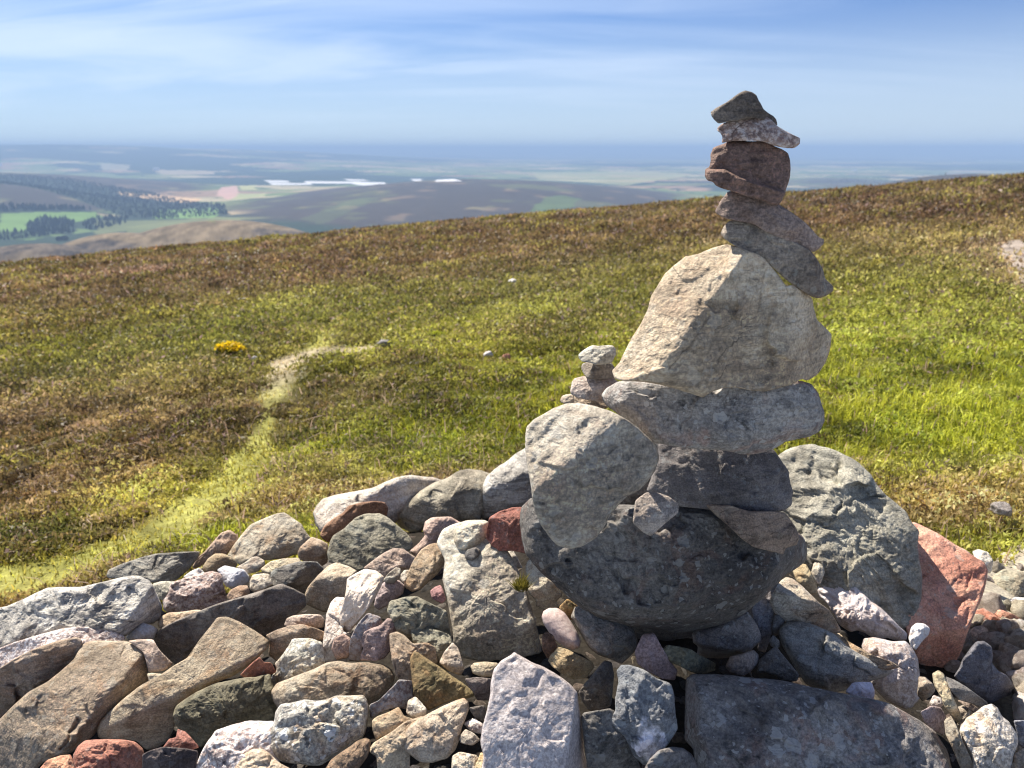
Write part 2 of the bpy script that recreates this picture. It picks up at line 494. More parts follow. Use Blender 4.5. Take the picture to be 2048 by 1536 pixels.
    # chamfered rim, its width and slope change round the outline
    th_ang = np.arctan2(g[:, 1] - c[1], g[:, 0] - c[0])
    ca = np.stack([np.cos(th_ang) * 1.7, np.sin(th_ang) * 1.7, np.full(len(g), sd * .37)], 1)
    wch = (.5 if rnd < .15 else 1.) * size * (.045 + .06 * vnoise(ca * 1.6, sd)) * (.6 + chip * .5)
    slp = .9 + .8 * vnoise(ca * 1.6 + 9, sd + 1)
    t = t + np.maximum(0, wch - e) * np.maximum(slp, .15) * px2m
    # rounded rim
    rnd_ = rnd * .75 if rnd < .9 else rnd
    R = max(size * ((.004 if rnd < .15 else .015) + .36 * rnd_), 1.8)
    er = np.clip(e / R, 0, 1)
    t = t + R * px2m * (1 - np.sqrt(np.clip(1 - (1 - er) ** 2, 0, 1))) * (.65 + rnd * .5)
    for tok in [w for w in dent.split('|') if w.strip()]:   # raised (+) or carved (-) patches
        hgt, soft, pp = tok.strip().split(' ', 2)
        poly = parse(crop, pp)
        ins = inpoly(g[:, 0], g[:, 1], poly)
        sega = poly; segb = np.roll(poly, -1, 0)
        dd = np.full(len(g), 1e9)
        for A_, B_ in zip(sega, segb):
            ab = B_ - A_; tt = np.clip(((g - A_) @ ab) / max(ab @ ab, 1e-6), 0, 1)
            dd = np.minimum(dd, np.linalg.norm(g - (A_ + tt[:, None] * ab), axis=1))
        wgt = np.where(ins, np.clip(dd / float(soft), 0, 1), 0)
        t = t - float(hgt) * size * px2m * wgt
    for tok in [w for w in crack.split('|') if w.strip()]:
        wd, pp = tok.strip().split(' ', 1)
        ln = parse(crop, pp); dd = np.full(len(g), 1e9)
        wob = np.stack([vnoise(np.concatenate([g * .09, np.full((len(g), 1), 3.)], 1), sd), vnoise(np.concatenate([g * .09, np.full((len(g), 1), 8.)], 1), sd)], 1) * 5
        for A_, B_ in zip(ln[:-1], ln[1:]):
            ab = B_ - A_; tt = np.clip(((g + wob - A_) @ ab) / max(ab @ ab, 1e-6), 0, 1)
            dd = np.minimum(dd, np.linalg.norm(g + wob - (A_ + tt[:, None] * ab), axis=1))
        t = t + np.maximum(0, float(wd) - dd) * px2m * 1.6
    t_clean = t.copy()
    # surface relief
    P = d * t[:, None]
    szm = size * px2m
    rot = rg.normal(size=(3, 3)); qq, _ = np.linalg.qr(rot)
    fade = np.clip(e / (size * .05 + 1), .15, 1)
    ani = (P @ qq) * np.array([1, 1, 2.6])
    disp = szm * .013 * fbm(ani / szm * 2.6 + sd, 3, sd) + szm * (.008 + .004 * max(rough - .8, 0)) * fbm(ani / szm * 9 + sd, 4, sd + 3, .6)
    disp = disp + .0022 * fbm(P * 75 + sd, 3, sd + 6, .65)
    cells = vnoise(ani / szm * 5 + 31, sd + 9)
    cc_ = cells * 2.6; fr = cc_ - np.floor(cc_)
    disp = disp - szm * .020 * (np.floor(cc_) + np.clip((fr - .42) / .16, 0, 1)) / 2.6      # small broken steps
    pit = fbm(P * 160 + sd, 2, sd + 15)
    disp = disp + .0016 * np.clip(pit - .15, 0, 1) * 2
    t = t + disp * rough * fade
    # lay it on what is behind it in the pile
    iy, ix = bidx(g[:, 0], g[:, 1])
    iy = np.clip(iy, 0, BUF.shape[0] - 1); ix = np.clip(ix, 0, BUF.shape[1] - 1)
    if Y is None or Y > 1.5:
        ct = core_t(g); ok = e > size * .04
        ratio = np.quantile((ct / t)[ok], .12) - .004
        if ratio < 1:
            ratio = max(ratio, .78); t = t * ratio; t_clean = t_clean * ratio; px2m *= ratio
    if Y is None:
        bb = BUF[iy, ix]; ok = (bb < 50) & (e > min(5, size * .05))
        if ok.sum() > 6:
            ratio = np.quantile(bb[ok] / t[ok], .12) * (1 - lay) - .004
            if ratio < 1:
                ratio = max(ratio, .80)
                t = t * ratio; t_clean = t_clean * ratio; px2m *= ratio
    t = t * (1 + push); t_clean = t_clean * (1 + push)
    inner = e > 1.0
    np.minimum.at(BUF, (iy[inner], ix[inner]), t[inner])
    for j in (-1, 0, 1):
        np.minimum.at(BUF, (np.clip(iy[inner] + j, 0, BUF.shape[0] - 1), ix[inner]), t[inner])
    V = CAM + d * t[:, None]
    # back
    M2 = max(4, M // 4)
    sb = (np.arange(1, M2)[::-1] / M2)
    thm = th * szm
    gb = c + sb[:, None, None] * (o - c); gb = np.concatenate([gb.reshape(-1, 2), c[None]])
    sbf = np.concatenate([np.repeat(sb, N), [0]])
    idx0 = np.clip((sbf ** (1 / .9) * M).astype(int), 0, M)
    near = np.where(idx0 == 0, 0, 1 + (np.maximum(idx0, 1) - 1) * N + np.tile(np.arange(N), M2)[:len(sbf)] if len(sbf) <= M2 * N else 0)
    tb = t_clean[np.clip(near, 0, len(t_clean) - 1)] + thm * (1 - sbf ** 2.2) ** .6
    db = rays(gb[:, 0], gb[:, 1])
    Pb = db * tb[:, None]
    tb = tb + szm * .04 * fbm(Pb / szm * 3 + sd, 3, sd + 20)
    VB = CAM + db * tb[:, None]
    nf = len(V)
    AV = np.concatenate([V, VB])
    fc = []
    kx = np.arange(N); kn = (kx + 1) % N
    tri = np.stack([np.zeros(N, int), 1 + kx, 1 + kn], 1)
    quads = []
    for m in range(M - 1):
        a_ = 1 + m * N + kx; b_ = 1 + m * N + kn
        quads.append(np.stack([a_, a_ + N, b_ + N, b_], 1))
    last = 1 + (M - 1) * N
    for m in range(M2 - 1):
        p0 = last if m == 0 else nf + (m - 1) * N
        p1 = nf + m * N
        quads.append(np.stack([p0 + kx, p1 + kx, p1 + kn, p0 + kn], 1))
    pe = nf + (M2 - 2) * N
    cb = len(AV) - 1
    tri2 = np.stack([pe + kx, np.full(N, cb), pe + kn], 1)
    quads = np.concatenate(quads)
    tris = np.concatenate([tri, quads[:, [0, 1, 2]], quads[:, [0, 2, 3]], tri2])
    base = np.array([AV[:, 0].mean(), AV[:, 1].mean(), AV[:, 2].min()])
    ob = mesh_obj(name, AV - base, tris, MAT[mat])
    ob.location = base
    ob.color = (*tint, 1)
    tag(ob, label, cat, group)
    STONES.append(ob)
    return ob
HAZE_COL = (.42, .60, .88, 1); HAZE_D = 1.5e-4
# ------------------------------------------------------------------ colour of the moor (albedo), shared by ground and plants
def blobs():
    L = []
    def b(px, py, wx, wd, c, a):       # centre pixel -> world ellipse (half width m, half depth m)
        p = ground_at(px, py); L.append((p[0], p[1], wx, wd, np.array(c), a))
    GR = (.20, .25, .03); LUSH = (.205, .25, .04); DRY = (.30, .22, .11); YEL = (.26, .24, .06); BR = (.10, .075, .04); PUR = (.085, .05, .05)
    PK = (.30, .20, .15)
    b(1800, 700, 2.2, 2.6, LUSH, .8); b(1950, 760, 1.6, 1.8, LUSH, .95); b(1750, 850, 1.1, .9, YEL, .5); b(1900, 880, 1.2, .7, LUSH, .9)
    b(1700, 620, 2.5, 2.0, GR, .5); b(1950, 1010, .7, .35, DRY, .95); b(1900, 1060, .6, .22, (.22, .15, .09), .8); b(2000, 1090, .7, .16, LUSH, .8)
    b(1950, 590, 3, 3.5, YEL, .5)
    b(1400, 790, 2.0, 1.6, GR, .4); b(900, 870, 1.3, .8, GR, .75); b(800, 930, .9, .45, LUSH, .85); b(1000, 760, 1.5, 1.4, GR, .4)
    b(700, 900, .8, .4, GR, .5); b(880, 820, 1.2, .5, YEL, .3)
    b(850, 990, .6, .25, PK, .7); b(600, 1000, .6, .3, DRY, .55); b(620, 950, .5, .3, DRY, .4)
    b(450, 1080, .7, .25, GR, .85); b(250, 1130, .7, .2, GR, .6); b(100, 1170, .8, .12, DRY, .9); b(330, 1060, .8, .15, DRY, .5)
    b(330, 970, .7, .25, LUSH, .35)
    b(100, 850, 1.4, .8, PK, .5); b(300, 840, 1.2, .7, (.24, .16, .09), .6); b(150, 960, 1.0, .4, (.22, .15, .09), .6); b(30, 1080, .6, .2, (.06, .08, .02), .9)
    b(160, 760, 2.0, 1.2, BR, .3); b(450, 800, 1.0, .8, (.17, .13, .06), .5); b(700, 800, 1.2, .7, BR, .5)
    b(560, 650, 3, 3, GR, .5); b(700, 620, 4, 4, GR, .25); b(1200, 560, 7, 5, GR, .55); b(1500, 560, 6, 5, GR, .3); b(1100, 590, 5, 4, PUR, .3)
    b(300, 550, 3, 2.5, PK, .9); b(440, 520, 4, 2, PK, .5); b(220, 600, 5, 3, PUR, .55); b(800, 560, 7, 4, PUR, .4); b(480, 492, 8, 3, GR, .9)
    b(900, 470, 14, 8, PUR, .35); b(1350, 450, 20, 10, (.11, .07, .045), .6); b(1750, 430, 22, 12, (.12, .075, .045), .7); b(1850, 500, 6, 4, DRY, .35)
    b(600, 500, 14, 6, (.13, .085, .04), .6)
    return L
BL = blobs()
PATH = [(-120, 1200), (60, 1165), (220, 1110), (350, 1050), (460, 970), (520, 890), (535, 820), (555, 765), (585, 728), (620, 708), (650, 690), (660, 655)]
PATH2 = [(590, 725), (640, 712), (700, 706), (740, 700)]
PATH3 = [(2180, 600), (2085, 560), (2035, 530), (2012, 503), (2045, 486), (2130, 476)]
def path_world(p): return [ground_at(*q)[:2] for q in p]
PW, PW2, PW3 = path_world(PATH), path_world(PATH2), path_world(PATH3)
def dist_line(x, y, line):
    d = np.full(x.shape, 1e9); s = np.zeros(x.shape)
    for i, (a, b) in enumerate(zip(line[:-1], line[1:])):
        ab = b - a; t = np.clip(((x - a[0]) * ab[0] + (y - a[1]) * ab[1]) / (ab @ ab), 0, 1)
        q = np.hypot(x - a[0] - t * ab[0], y - a[1] - t * ab[1])
        s = np.where(q < d, i + t, s); d = np.minimum(d, q)
    return d, s
def sstep(v, a, b):
    t = np.clip((v - a) / (b - a), 0, 1); return t * t * (3 - 2 * t)
def moor_colour(x, y):
    """returns base colour, heatheriness 0..1, path mask"""
    r = np.hypot(x, y)
    n1 = fbm2(x * .28 + 3, y * .28, 4, 21); n2 = fbm2(x * .9, y * .9, 4, 22); n3 = fbm2(x * .07, y * .07, 3, 23)
    n4 = fbm2(x * .16 + 9, y * .16, 4, 24, .6)
    brown = np.array([.175, .115, .05]); olive = np.array([.19, .168, .037]); yg = np.array([.29, .275, .045]); pur = np.array([.10, .06, .055])
    dry = np.array([.26, .19, .11])
    w = sstep(n1 + .5 * n2, -.28, .22)[..., None]
    c = brown * (1 - w) + olive * w
    w = (sstep(n2 + .4 * n1, .05, .25) * .55)[..., None]
    c = c * (1 - w) + np.array([.215, .20, .035]) * w
    w = (sstep(-n2 - .3 * n4, .12, .3) * .5)[..., None]
    c = c * (1 - w) + np.array([.085, .065, .03]) * w
    w = sstep(n4 + .45 * n2 - .2 * n3, .12, .30)[..., None] * .8
    c = c * (1 - w) + yg * w
    w = sstep(-n4 + .4 * n2, .18, .42)[..., None] * .7
    c = c * (1 - w) + pur * w
    w = (sstep(fbm2(x * .55 + 40, y * .55, 4, 27), .26, .45) * .45)[..., None]
    c = c * (1 - w) + dry * w
    w = (sstep(r, 12, 45) * .75)[..., None]
    c = c * (1 - w) + (np.array([.118, .076, .046]) * (1 + .30 * n1 + .25 * n2)[..., None] + np.array([.0, .022, -.005]) * sstep(n4, -.1, .3)[..., None]) * w
    for bx, by, wx, wd, cc, a in BL:
        q = ((x - bx) / wx) ** 2 + ((y - by) / wd) ** 2
        w = (a * np.exp(-q * 1.1) * (1 + .55 * n2)).clip(0, 1)[..., None]
        c = c * (1 - w) + cc * w
    f_ = np.exp(-r / 45)
    c = c * np.clip(1 + f_ * (.42 * fbm2(x * 1.7, y * 1.7, 3, 91) + .38 * fbm2(x * 4.6, y * 4.6, 2, 92)) * 1.5 + .5 * fbm2(x * .45 + 7, y * .8, 3, 93), .35, 1.9)[..., None]
    green = np.clip((c[..., 1] - c[..., 0]) * 14 + .35, 0, 1)
    d1, s1 = dist_line(x, y, PW)
    wid = .15 + .10 * np.exp(-((s1 - 2.2) / 2.0) ** 2) + .10 * sstep(s1, 5, 8)
    pm = sstep(-d1 + .16 * n2 + .10 * fbm2(x * 5, y * 5, 2, 88), -wid, -wid * .4)
    c = c * (1 + .5 * pm * fbm2(x * 9, y * 9, 3, 87))[..., None]
    light = np.array([.29, .285, .085]) + (np.array([.42, .36, .27]) - np.array([.29, .285, .085])) * (np.exp(-((s1 - 7.6) / .9) ** 2))[..., None]
    light = light * (1 + .8 * fbm2(x * 6, y * 6, 4, 86))[..., None]
    c = c * (1 - pm[..., None] * .88) + light * pm[..., None] * .88
    d2, s2 = dist_line(x, y, PW2)
    p2 = sstep(-d2 + .10 * n2, -.45, -.22)
    c = c * (1 - p2[..., None] * .9) + np.array([.44, .37, .27]) * p2[..., None] * .9
    d3, s3 = dist_line(x, y, PW3)
    p3 = sstep(-d3 + .12 * n2, -.36, -.24)
    c = c * (1 - p3[..., None]) + np.array([.36, .31, .28]) * p3[..., None]
    p3b = sstep(-d3 + .2 * n2, -.8, -.5)[..., None] * (1 - p3[..., None]) * .7
    c = c * (1 - p3b) + np.array([.34, .25, .15]) * p3b
    return c, 1 - green, np.maximum(np.maximum(pm, p2), p3)

def polar_mesh(name, r, az, zf, cf, mat, kind='structure', smooth=True):
    R, A = np.meshgrid(r, az, indexing='ij')
    X = R * np.sin(A); Y = R * np.cos(A); Z = zf(X, Y)
    C = cf(X, Y, Z)
    nr, na = R.shape
    i = np.arange(nr - 1)[:, None] * na + np.arange(na - 1)[None]
    q = np.stack([i, i + 1, i + na + 1, i + na], -1).reshape(-1, 4)
    o = mesh_obj(name, np.stack([X, Y, Z], -1).reshape(-1, 3), q, mat, smooth, colors=C.reshape(-1, 3))
    tag(o, kind=kind)
    return o

def ground_mat(name, bumps, s1=18., fine=.35):
    k = NT(name)
    at = k.n('ShaderNodeAttribute', attribute_name='Col')
    tcn = k.n('ShaderNodeTexCoord')
    vec = tcn.outputs['Object']
    n1 = k.noise(vec, s1, 6, .65); n2 = k.noise(vec, s1 * .12, 5, .6)
    cc = k.mix(fine, at.outputs['Color'], k.mix(k.ramp(n1, .3, .7), (.12, .11, .10), (.95, .95, .9)), 'OVERLAY')
    cc = k.mix(fine * .8, cc, k.mix(k.ramp(n2, .35, .65), (.25, .22, .2), (.8, .8, .75)), 'OVERLAY')
    k.l(cc, k.b.inputs['Base Color']); k.b.inputs['Roughness'].default_value = 1
    k.b.inputs['Specular IOR Level'].default_value = .1
    if bumps: k.l(k.bump(n1, .8, bumps), k.b.inputs['Normal'])
    return k.m

az = np.radians(np.arange(-52, 52.01, .16))
rr = np.concatenate([[.05], np.geomspace(.4, 330, 520)])
MG = ground_mat('moor_ground', .04)
polar_mesh('ground', rr, az, terrain, lambda x, y, z: moor_colour(x, y)[0] * (.6 + .4 * np.maximum(sstep(np.hypot(x, y), 40, 120), moor_colour(x, y)[2]))[..., None], MG)  # darker soil near by, also standing in for shade between cushions

# earthy core of the heap (stones lie on it), darkened so gaps look shaded
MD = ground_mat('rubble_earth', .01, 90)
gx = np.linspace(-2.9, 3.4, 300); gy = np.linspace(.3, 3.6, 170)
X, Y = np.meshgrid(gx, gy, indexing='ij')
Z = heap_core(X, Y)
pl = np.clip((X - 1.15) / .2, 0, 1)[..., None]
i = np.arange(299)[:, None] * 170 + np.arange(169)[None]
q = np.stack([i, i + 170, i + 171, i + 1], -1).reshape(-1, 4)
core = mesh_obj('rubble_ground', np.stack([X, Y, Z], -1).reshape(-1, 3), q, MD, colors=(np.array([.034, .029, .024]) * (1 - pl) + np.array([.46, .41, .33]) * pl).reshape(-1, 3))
tag(core, kind='structure')

# ------------------------------------------------------------------ far country
PLAIN = 1.6 - 230
def dirpx(px, py):
    d = rays(px, py); h = math.hypot(d[0], d[1]); return math.atan2(d[0], d[1]), d[2] / h
HILLS = []
def hill(px, py, r, wpx, depth, p=2.0, nz=.0):
    a, s = dirpx(px, py)
    HILLS.append((r * math.sin(a), r * math.cos(a), a, 1.6 + s * r - PLAIN, wpx / F * r, depth, p, nz))
hill(430, 441, 1000, 300, 260, 2.2); hill(60, 489, 900, 260, 220); hill(235, 466, 980, 230, 260)
hill(960, 361, 3600, 250, 900, 2.2, .05); hill(600, 402, 3300, 170, 700); hill(1250, 388, 3700, 130, 700)
hill(-60, 346, 5200, 200, 900, 2.2); hill(200, 366, 5000, 120, 700); hill(360, 390, 4700, 90, 500)
hill(-80, 366, 3700, 140, 450, 2.2)
hill(1500, 366, 5200, 190, 1100); hill(1680, 362, 5600, 120, 1100)
hill(1980, 349, 2600, 230, 800, 2.4)
hill(100, 289, 14500, 300, 3000, 2.2); hill(-200, 291, 14500, 300, 3000); hill(420, 298, 16000, 230, 3200)
hill(900, 300, 38000, 500, 6000); hill(1500, 301, 40000, 600, 6000); hill(300, 301, 36000, 500, 6000)
def far_z(x, y):
    r = np.hypot(x, y)
    z = PLAIN + 14 * fbm2(x / 2600, y / 2600, 3, 41)
    h = np.zeros_like(x)
    for hx, hy, a, H, w, dp, p, nz in HILLS:
        tx, ty = math.cos(a), -math.sin(a); rx, ry = math.sin(a), math.cos(a)
        u_ = ((x - hx) * tx + (y - hy) * ty) / w; v_ = ((x - hx) * rx + (y - hy) * ry) / dp
        g_ = H * np.exp(-.5 * (np.abs(u_) ** p + np.abs(v_) ** 2))
        h = np.maximum(h, g_) + .0 * g_
    n = fbm2(x / 420, y / 420, 4, 43) * np.clip(h, 0, 120) * .10
    z = np.maximum(z, PLAIN + h) + n * np.clip((r - 700) / 900, 0, 1) * .7
    return z
def hill_h(x, y):
    h = np.zeros_like(x)
    for hx, hy, a, H, w, dp, p, nz in HILLS:
        if math.hypot(hx, hy) > 8000: continue
        tx, ty = math.cos(a), -math.sin(a); rx, ry = math.sin(a), math.cos(a)
        h = np.maximum(h, H * np.exp(-.5 * (np.abs(((x - hx) * tx + (y - hy) * ty) / w) ** p + np.abs(((x - hx) * rx + (y - hy) * ry) / dp) ** 2)))
    return h
def far_poly(pts):
    P = []
    for q in pts:
        t = hit(q[0], q[1], far_z2, 60000); p = CAM + rays(*q) * t; P.append((p[0], p[1]))
    return P
def far_z2(x, y): return far_z(x, y)
def field_colour(x, y):
    c = np.zeros(x.shape + (3,))
    an = .5
    X2 = x * math.cos(an) - y * math.sin(an); Y2 = x * math.sin(an) + y * math.cos(an)
    def cells(sc_, sd):
        gx_ = X2 / sc_ + .35 * fbm2(X2 / sc_ * .8, Y2 / sc_ * .8, 2, sd); gy_ = Y2 / (sc_ * .75) + .35 * fbm2(X2 / sc_ * .8 + 5, Y2 / sc_ * .8, 2, sd + 1)
        i_ = np.floor(gx_).astype(int); off = _h(i_, i_ * 0, i_ * 0, sd + 5); j_ = np.floor(gy_ + off).astype(int)
        return _h(i_, j_, i_ * 0, sd + 7), _h(i_, j_, i_ * 0 + 3, sd + 8)
    a, b = cells(430, 51)
    pal = np.array([(.14, .19, .06), (.20, .22, .09), (.38, .30, .18), (.10, .15, .05), (.42, .36, .22), (.17, .20, .08), (.30, .20, .13), (.12, .17, .06)])
    c = pal[(a * 7.99).astype(int)]
    w = fbm2(x / 1900, y / 1900, 3, 57) + .45 * (b - .5)
    c = c * (1 + .25 * fbm2(x / 90, y / 90, 3, 58))[..., None]
    gi_ = np.abs(fbm2(x / 260 + 4, y / 260, 2, 59))
    w = np.maximum(w, (.045 - gi_) * 3)
    f = sstep(w - .04, .0, .04)[..., None]
    c = c * (1 - f) + np.array([.02, .04, .022]) * f
    return c
POLY = []
def painted(x, y, z):
    c = field_colour(x, y)
    r = np.hypot(x, y)
    # moorland on the hills
    h = hill_h(x, y)
    n = fbm2(x / 300, y / 300, 4, 61); n2 = fbm2(x / 110, y / 110, 3, 62)
    hm = sstep(h + 18 * n, 16, 28)[..., None] * (r < 9000)[..., None]
    moor = np.array([.052, .042, .036]) + np.array([.035, .05, .01]) * sstep(n + .5 * n2, .2, .34)[..., None] + np.array([.09, .06, .035]) * sstep(n2 - .4 * n, .22, .45)[..., None]
    c = c * (1 - hm) + moor * hm
    nearb = (r < 2000)[..., None] * sstep(h, 10, 40)[..., None]
    near = np.array([.165, .13, .09]) * np.clip(1 + 1.3 * fbm2(x / 12, y / 34, 5, 68, .7) + .3 * n, .4, 1.9)[..., None] + np.array([-.07, -.05, -.02]) * sstep(n2, -.05, .1)[..., None]
    c = c * (1 - nearb) + near * nearb
    for P, cc, a in POLY:
        m = inpoly(x + 25 * n2, y + 25 * n, P)[..., None] * a
        c = c * (1 - m) + np.array(cc) * m
    return c
def fp(pts, cc, a=1.): POLY.append((far_poly(pts), cc, a))
FOR = (.014, .03, .018)
fp([(-80, 352), (0, 352), (130, 360), (300, 388), (450, 412), (455, 432), (330, 440), (240, 432), (160, 400), (60, 376), (-80, 366)], FOR, .95)
fp([(230, 383), (400, 398), (395, 406), (300, 400), (235, 390)], (.62, .42, .24))
fp([(430, 384), (445, 374), (475, 372), (476, 394), (452, 400)], (.52, .33, .27))
fp([(480, 372), (512, 370), (512, 380), (482, 381)], (.40, .40, .18))
fp([(475, 388), (530, 387), (525, 394), (460, 402)], (.34, .36, .16))
fp([(0, 428), (190, 424), (200, 436), (150, 446), (140, 462), (60, 480), (0, 480)], (.14, .24, .06))
fp([(300, 420), (440, 415), (430, 436), (310, 438)], (.16, .27, .08))
fp([(-60, 418), (160, 420), (190, 424), (0, 428)], FOR)
fp([(50, 452), (90, 436), (150, 440), (150, 468), (60, 470)], FOR)
fp([(160, 448), (200, 436), (260, 436), (250, 452), (180, 462)], FOR)
fp([(190, 440), (480, 436), (420, 446), (250, 462), (190, 470)], (.15, .17, .07), .8)
fp([(0, 466), (80, 460), (100, 474), (0, 486)], FOR, .8)
for yy, x0, x1 in ((361, 528, 575), (366, 535, 620), (363, 608, 720), (358, 690, 730), (364, 700, 770), (358, 820, 845), (359, 868, 915)):
    fp([(x0, yy), (x1, yy + 1), (x1 + 6, yy + 4), (x0 + 8, yy + 4)], (.85, .85, .86), .9)
fp([(1080, 400), (1120, 390), (1160, 398), (1130, 425), (1060, 425)], (.09, .14, .045), .7)
fp([(600, 440), (720, 395), (760, 398), (640, 450)], (.10, .14, .06), .35)
fp([(300, 340), (430, 343), (428, 349), (330, 350)], (.46, .38, .26), .8)
fp([(200, 328), (260, 330), (255, 341), (205, 341)], (.36, .33, .22), .8)
fp([(1060, 345), (1300, 343), (1400, 350), (1250, 372), (1180, 366), (1080, 360)], (.36, .36, .17), .6)
MF = ground_mat('far_country', 0, .012, .12)
azf = np.radians(np.arange(-46, 46.01, .085))
rf = np.concatenate([np.geomspace(190, 2400, 190)[:-1], np.geomspace(2400, 7000, 260)[:-1], np.geomspace(7000, 62000, 170)])
farz = lambda x, y: np.where(np.hypot(x, y) < 700, np.minimum(far_z(x, y), terrain(x, y) - 12), far_z(x, y))
polar_mesh('far_land', rf, azf, farz, painted, MF)
# ------------------------------------------------------------------ the stones, far ones first
# back rim of the heap, left of the stack
S('mica', 'long flat dark grey slab at the left back edge of the heap, beside the grass', 'F', '45,1060 60,1020 150,980 300,930 400,905 560,895 710,890 690,940 640,1010 580,1060 540,1095 370,1115 330,1090 240,1075 130,1080 60,1080', 'M 300 930;S 450 1050', name='slab', cat='slab', tint=(.75,.75,.72))
S('pale', 'large whitish boulder at the back of the heap, left of the banded boulder', 'G', '90,620 115,570 160,520 260,490 400,465 520,440 600,400 680,370 780,350 850,360 950,370 1010,390 900,520 760,620 640,720 560,760 300,780 140,760 110,700', 'T 500 470;S 300 640', name='boulder', cat='boulder', tint=(1.05,1.03,1.05), rnd=.5)
S('green', 'banded grey boulder with a dark streak, behind the mauve hourglass stone', 'G', '650,650 720,580 770,520 850,460 950,400 1040,370 1120,320 1190,308 1280,318 1345,345 1380,400 1330,500 1300,600 1270,680 1140,700 1060,680 920,700 880,720 850,760 780,760 700,720', 'M 1000 400;-.05,-.9,.42 980 520', name='boulder', cat='boulder', rnd=.55, tint=(1.05,1,.92))
S('mica', 'grey boulder with a rusty shaded underside, just left of the tall stack', 'G', '1265,580 1275,500 1280,430 1310,370 1370,310 1450,260 1520,200 1600,155 1660,200 1700,300 1690,480 1640,560 1500,600 1400,630 1330,665 1290,670 1270,640', '-.3,-.4,.86 1450 390;.1,-.95,.2 1450 400', name='boulder', cat='boulder', rnd=.35)
S('tan', 'orange-brown stone tucked between the whitish boulder and the green-grey one', 'G', '140,775 170,710 230,660 300,620 340,570 420,545 520,535 600,545 620,590 610,650 540,660 440,680 370,740 280,790 215,820 200,830 160,805', 'H 400 600;F 230 740', tint=(.9,.62,.5))
S('mauve', 'small brown-mauve stone at the left end of the back row, above the tan lumps', 'F', '650,1000 680,940 740,890 790,830 850,760 910,738 960,770 980,800 930,870 890,920 810,925 740,970 700,1005 660,1010', 'H 880 790;F 860 850', tint=(.9,.8,.72))
S('tan', 'big buff boulder in the back row with a shaded lower edge', 'F', '895,920 940,850 1000,770 1060,700 1150,660 1240,625 1300,615 1350,650 1420,700 1460,760 1490,800 1440,870 1390,910 1300,940 1180,955 1080,940 1000,1000 950,960', 'M 1180 780;F 1240 880', name='boulder', cat='boulder', tint=(1.0,1.02,1.0))
S('tan', 'pentagonal buff stone wedged right of the big buff boulder', 'F', '1390,900 1410,860 1490,785 1560,810 1610,840 1610,920 1605,970 1560,1000 1530,990 1400,950', 'T 1500 830;.1,-.93,.35 1490 850', tint=(.82,.72,.66))
S('green', 'large grey-green rounded triangular stone with dark cracks, centre of back row', 'G', '190,900 205,830 230,780 310,730 390,650 460,625 560,620 620,650 680,700 740,750 785,800 800,850 770,890 680,900 600,940 500,1000 440,1030 410,1040 350,1000 250,980 200,965', '-.1,-.68,.73 480 800;M 560 650', name='boulder', cat='boulder', tint=(1.1,1.1,1.0), chip=.7)
S('mauve', 'mauve hourglass-shaped stone in front of the banded boulder', 'G', '770,890 840,830 880,780 865,740 880,680 930,650 1060,645 1120,680 1160,700 1060,750 985,790 970,840 900,890 830,940', 'H 950 700;S 930 780', rnd=.6, tint=(1.05,.95,.95))
S('mauve', 'purplish-grey stone with a waist, above the brown crystal wedge', 'G', '440,1010 520,950 590,900 660,865 730,870 780,910 815,930 810,980 770,1020 690,1020 640,1050 600,1080 550,1060 490,1030', 'H 620 930;S 700 990', rnd=.5, tint=(.95,.92,.9))
S('tan', 'yellowish lump below the small brown-mauve stone', 'F', '715,1010 760,940 810,905 870,905 950,940 970,980 950,1020 880,1010 820,1040 740,1040', 'M 820 940;S 800 980', rnd=.4, tint=(.95,.9,.75))
S('grey', 'small grey stone with a dark base under the big buff boulder', 'F', '960,1000 1020,970 1070,930 1110,925 1160,955 1165,990 1110,1035 1040,1050 980,1025', 'M 1080 960;F 1060 1010', tint=(1.3,1.25,1.15))
S('tan', 'flat cream stone lying under the shaded edge of the big buff boulder', 'F', '1130,1015 1200,960 1290,940 1400,935 1420,965 1380,1010 1200,1050 1140,1035', 'T 1280 970', tint=(1.15,1.15,1.05))
S('white', 'small white stone at the foot of the yellowish lump', 'F', '585,1070 640,1030 700,1005 730,1030 740,1050 690,1080 620,1090', 'M')
S('mica', 'pale triangular stone between the silvery slab and the pinkish rough block', 'F', '365,1120 430,1100 540,1100 530,1150 470,1250 400,1220', 'M', tint=(1.1,1.1,1))
S('white', 'smooth bluish-white lobed stone right of the pinkish rough block', 'F', '825,1020 880,990 950,1005 1020,1020 1055,1070 1050,1110 1000,1140 930,1160 880,1130 850,1070', 'M 950 1030;S 930 1090', rnd=.6, tint=(.9,.95,1.05))
S('pale', 'small cream cube-like stone left of the grey wedge', 'F', '1055,1100 1075,1055 1150,1045 1195,1050 1220,1125 1150,1160 1090,1180 1055,1160', '-.1,-.6,.78 1120 1090', tint=(1.05,1,.95))
S('tan', 'small rusty stone below the bluish-white lobed stone', 'F', '895,1200 920,1160 980,1130 1040,1130 1060,1180 1010,1220 900,1240', 'M', tint=(.9,.75,.68))
S('speckled', 'rough pinkish block with a shaded base, in front of the yellowish lump', 'F', '440,1240 480,1170 500,1110 580,1080 700,1050 790,1030 860,1050 870,1130 890,1200 890,1260 750,1310 600,1320 490,1325 450,1300', 'M 680 1130;.1,-.9,.4 650 1180', tint=(.8,.72,.7), rough=1.7)
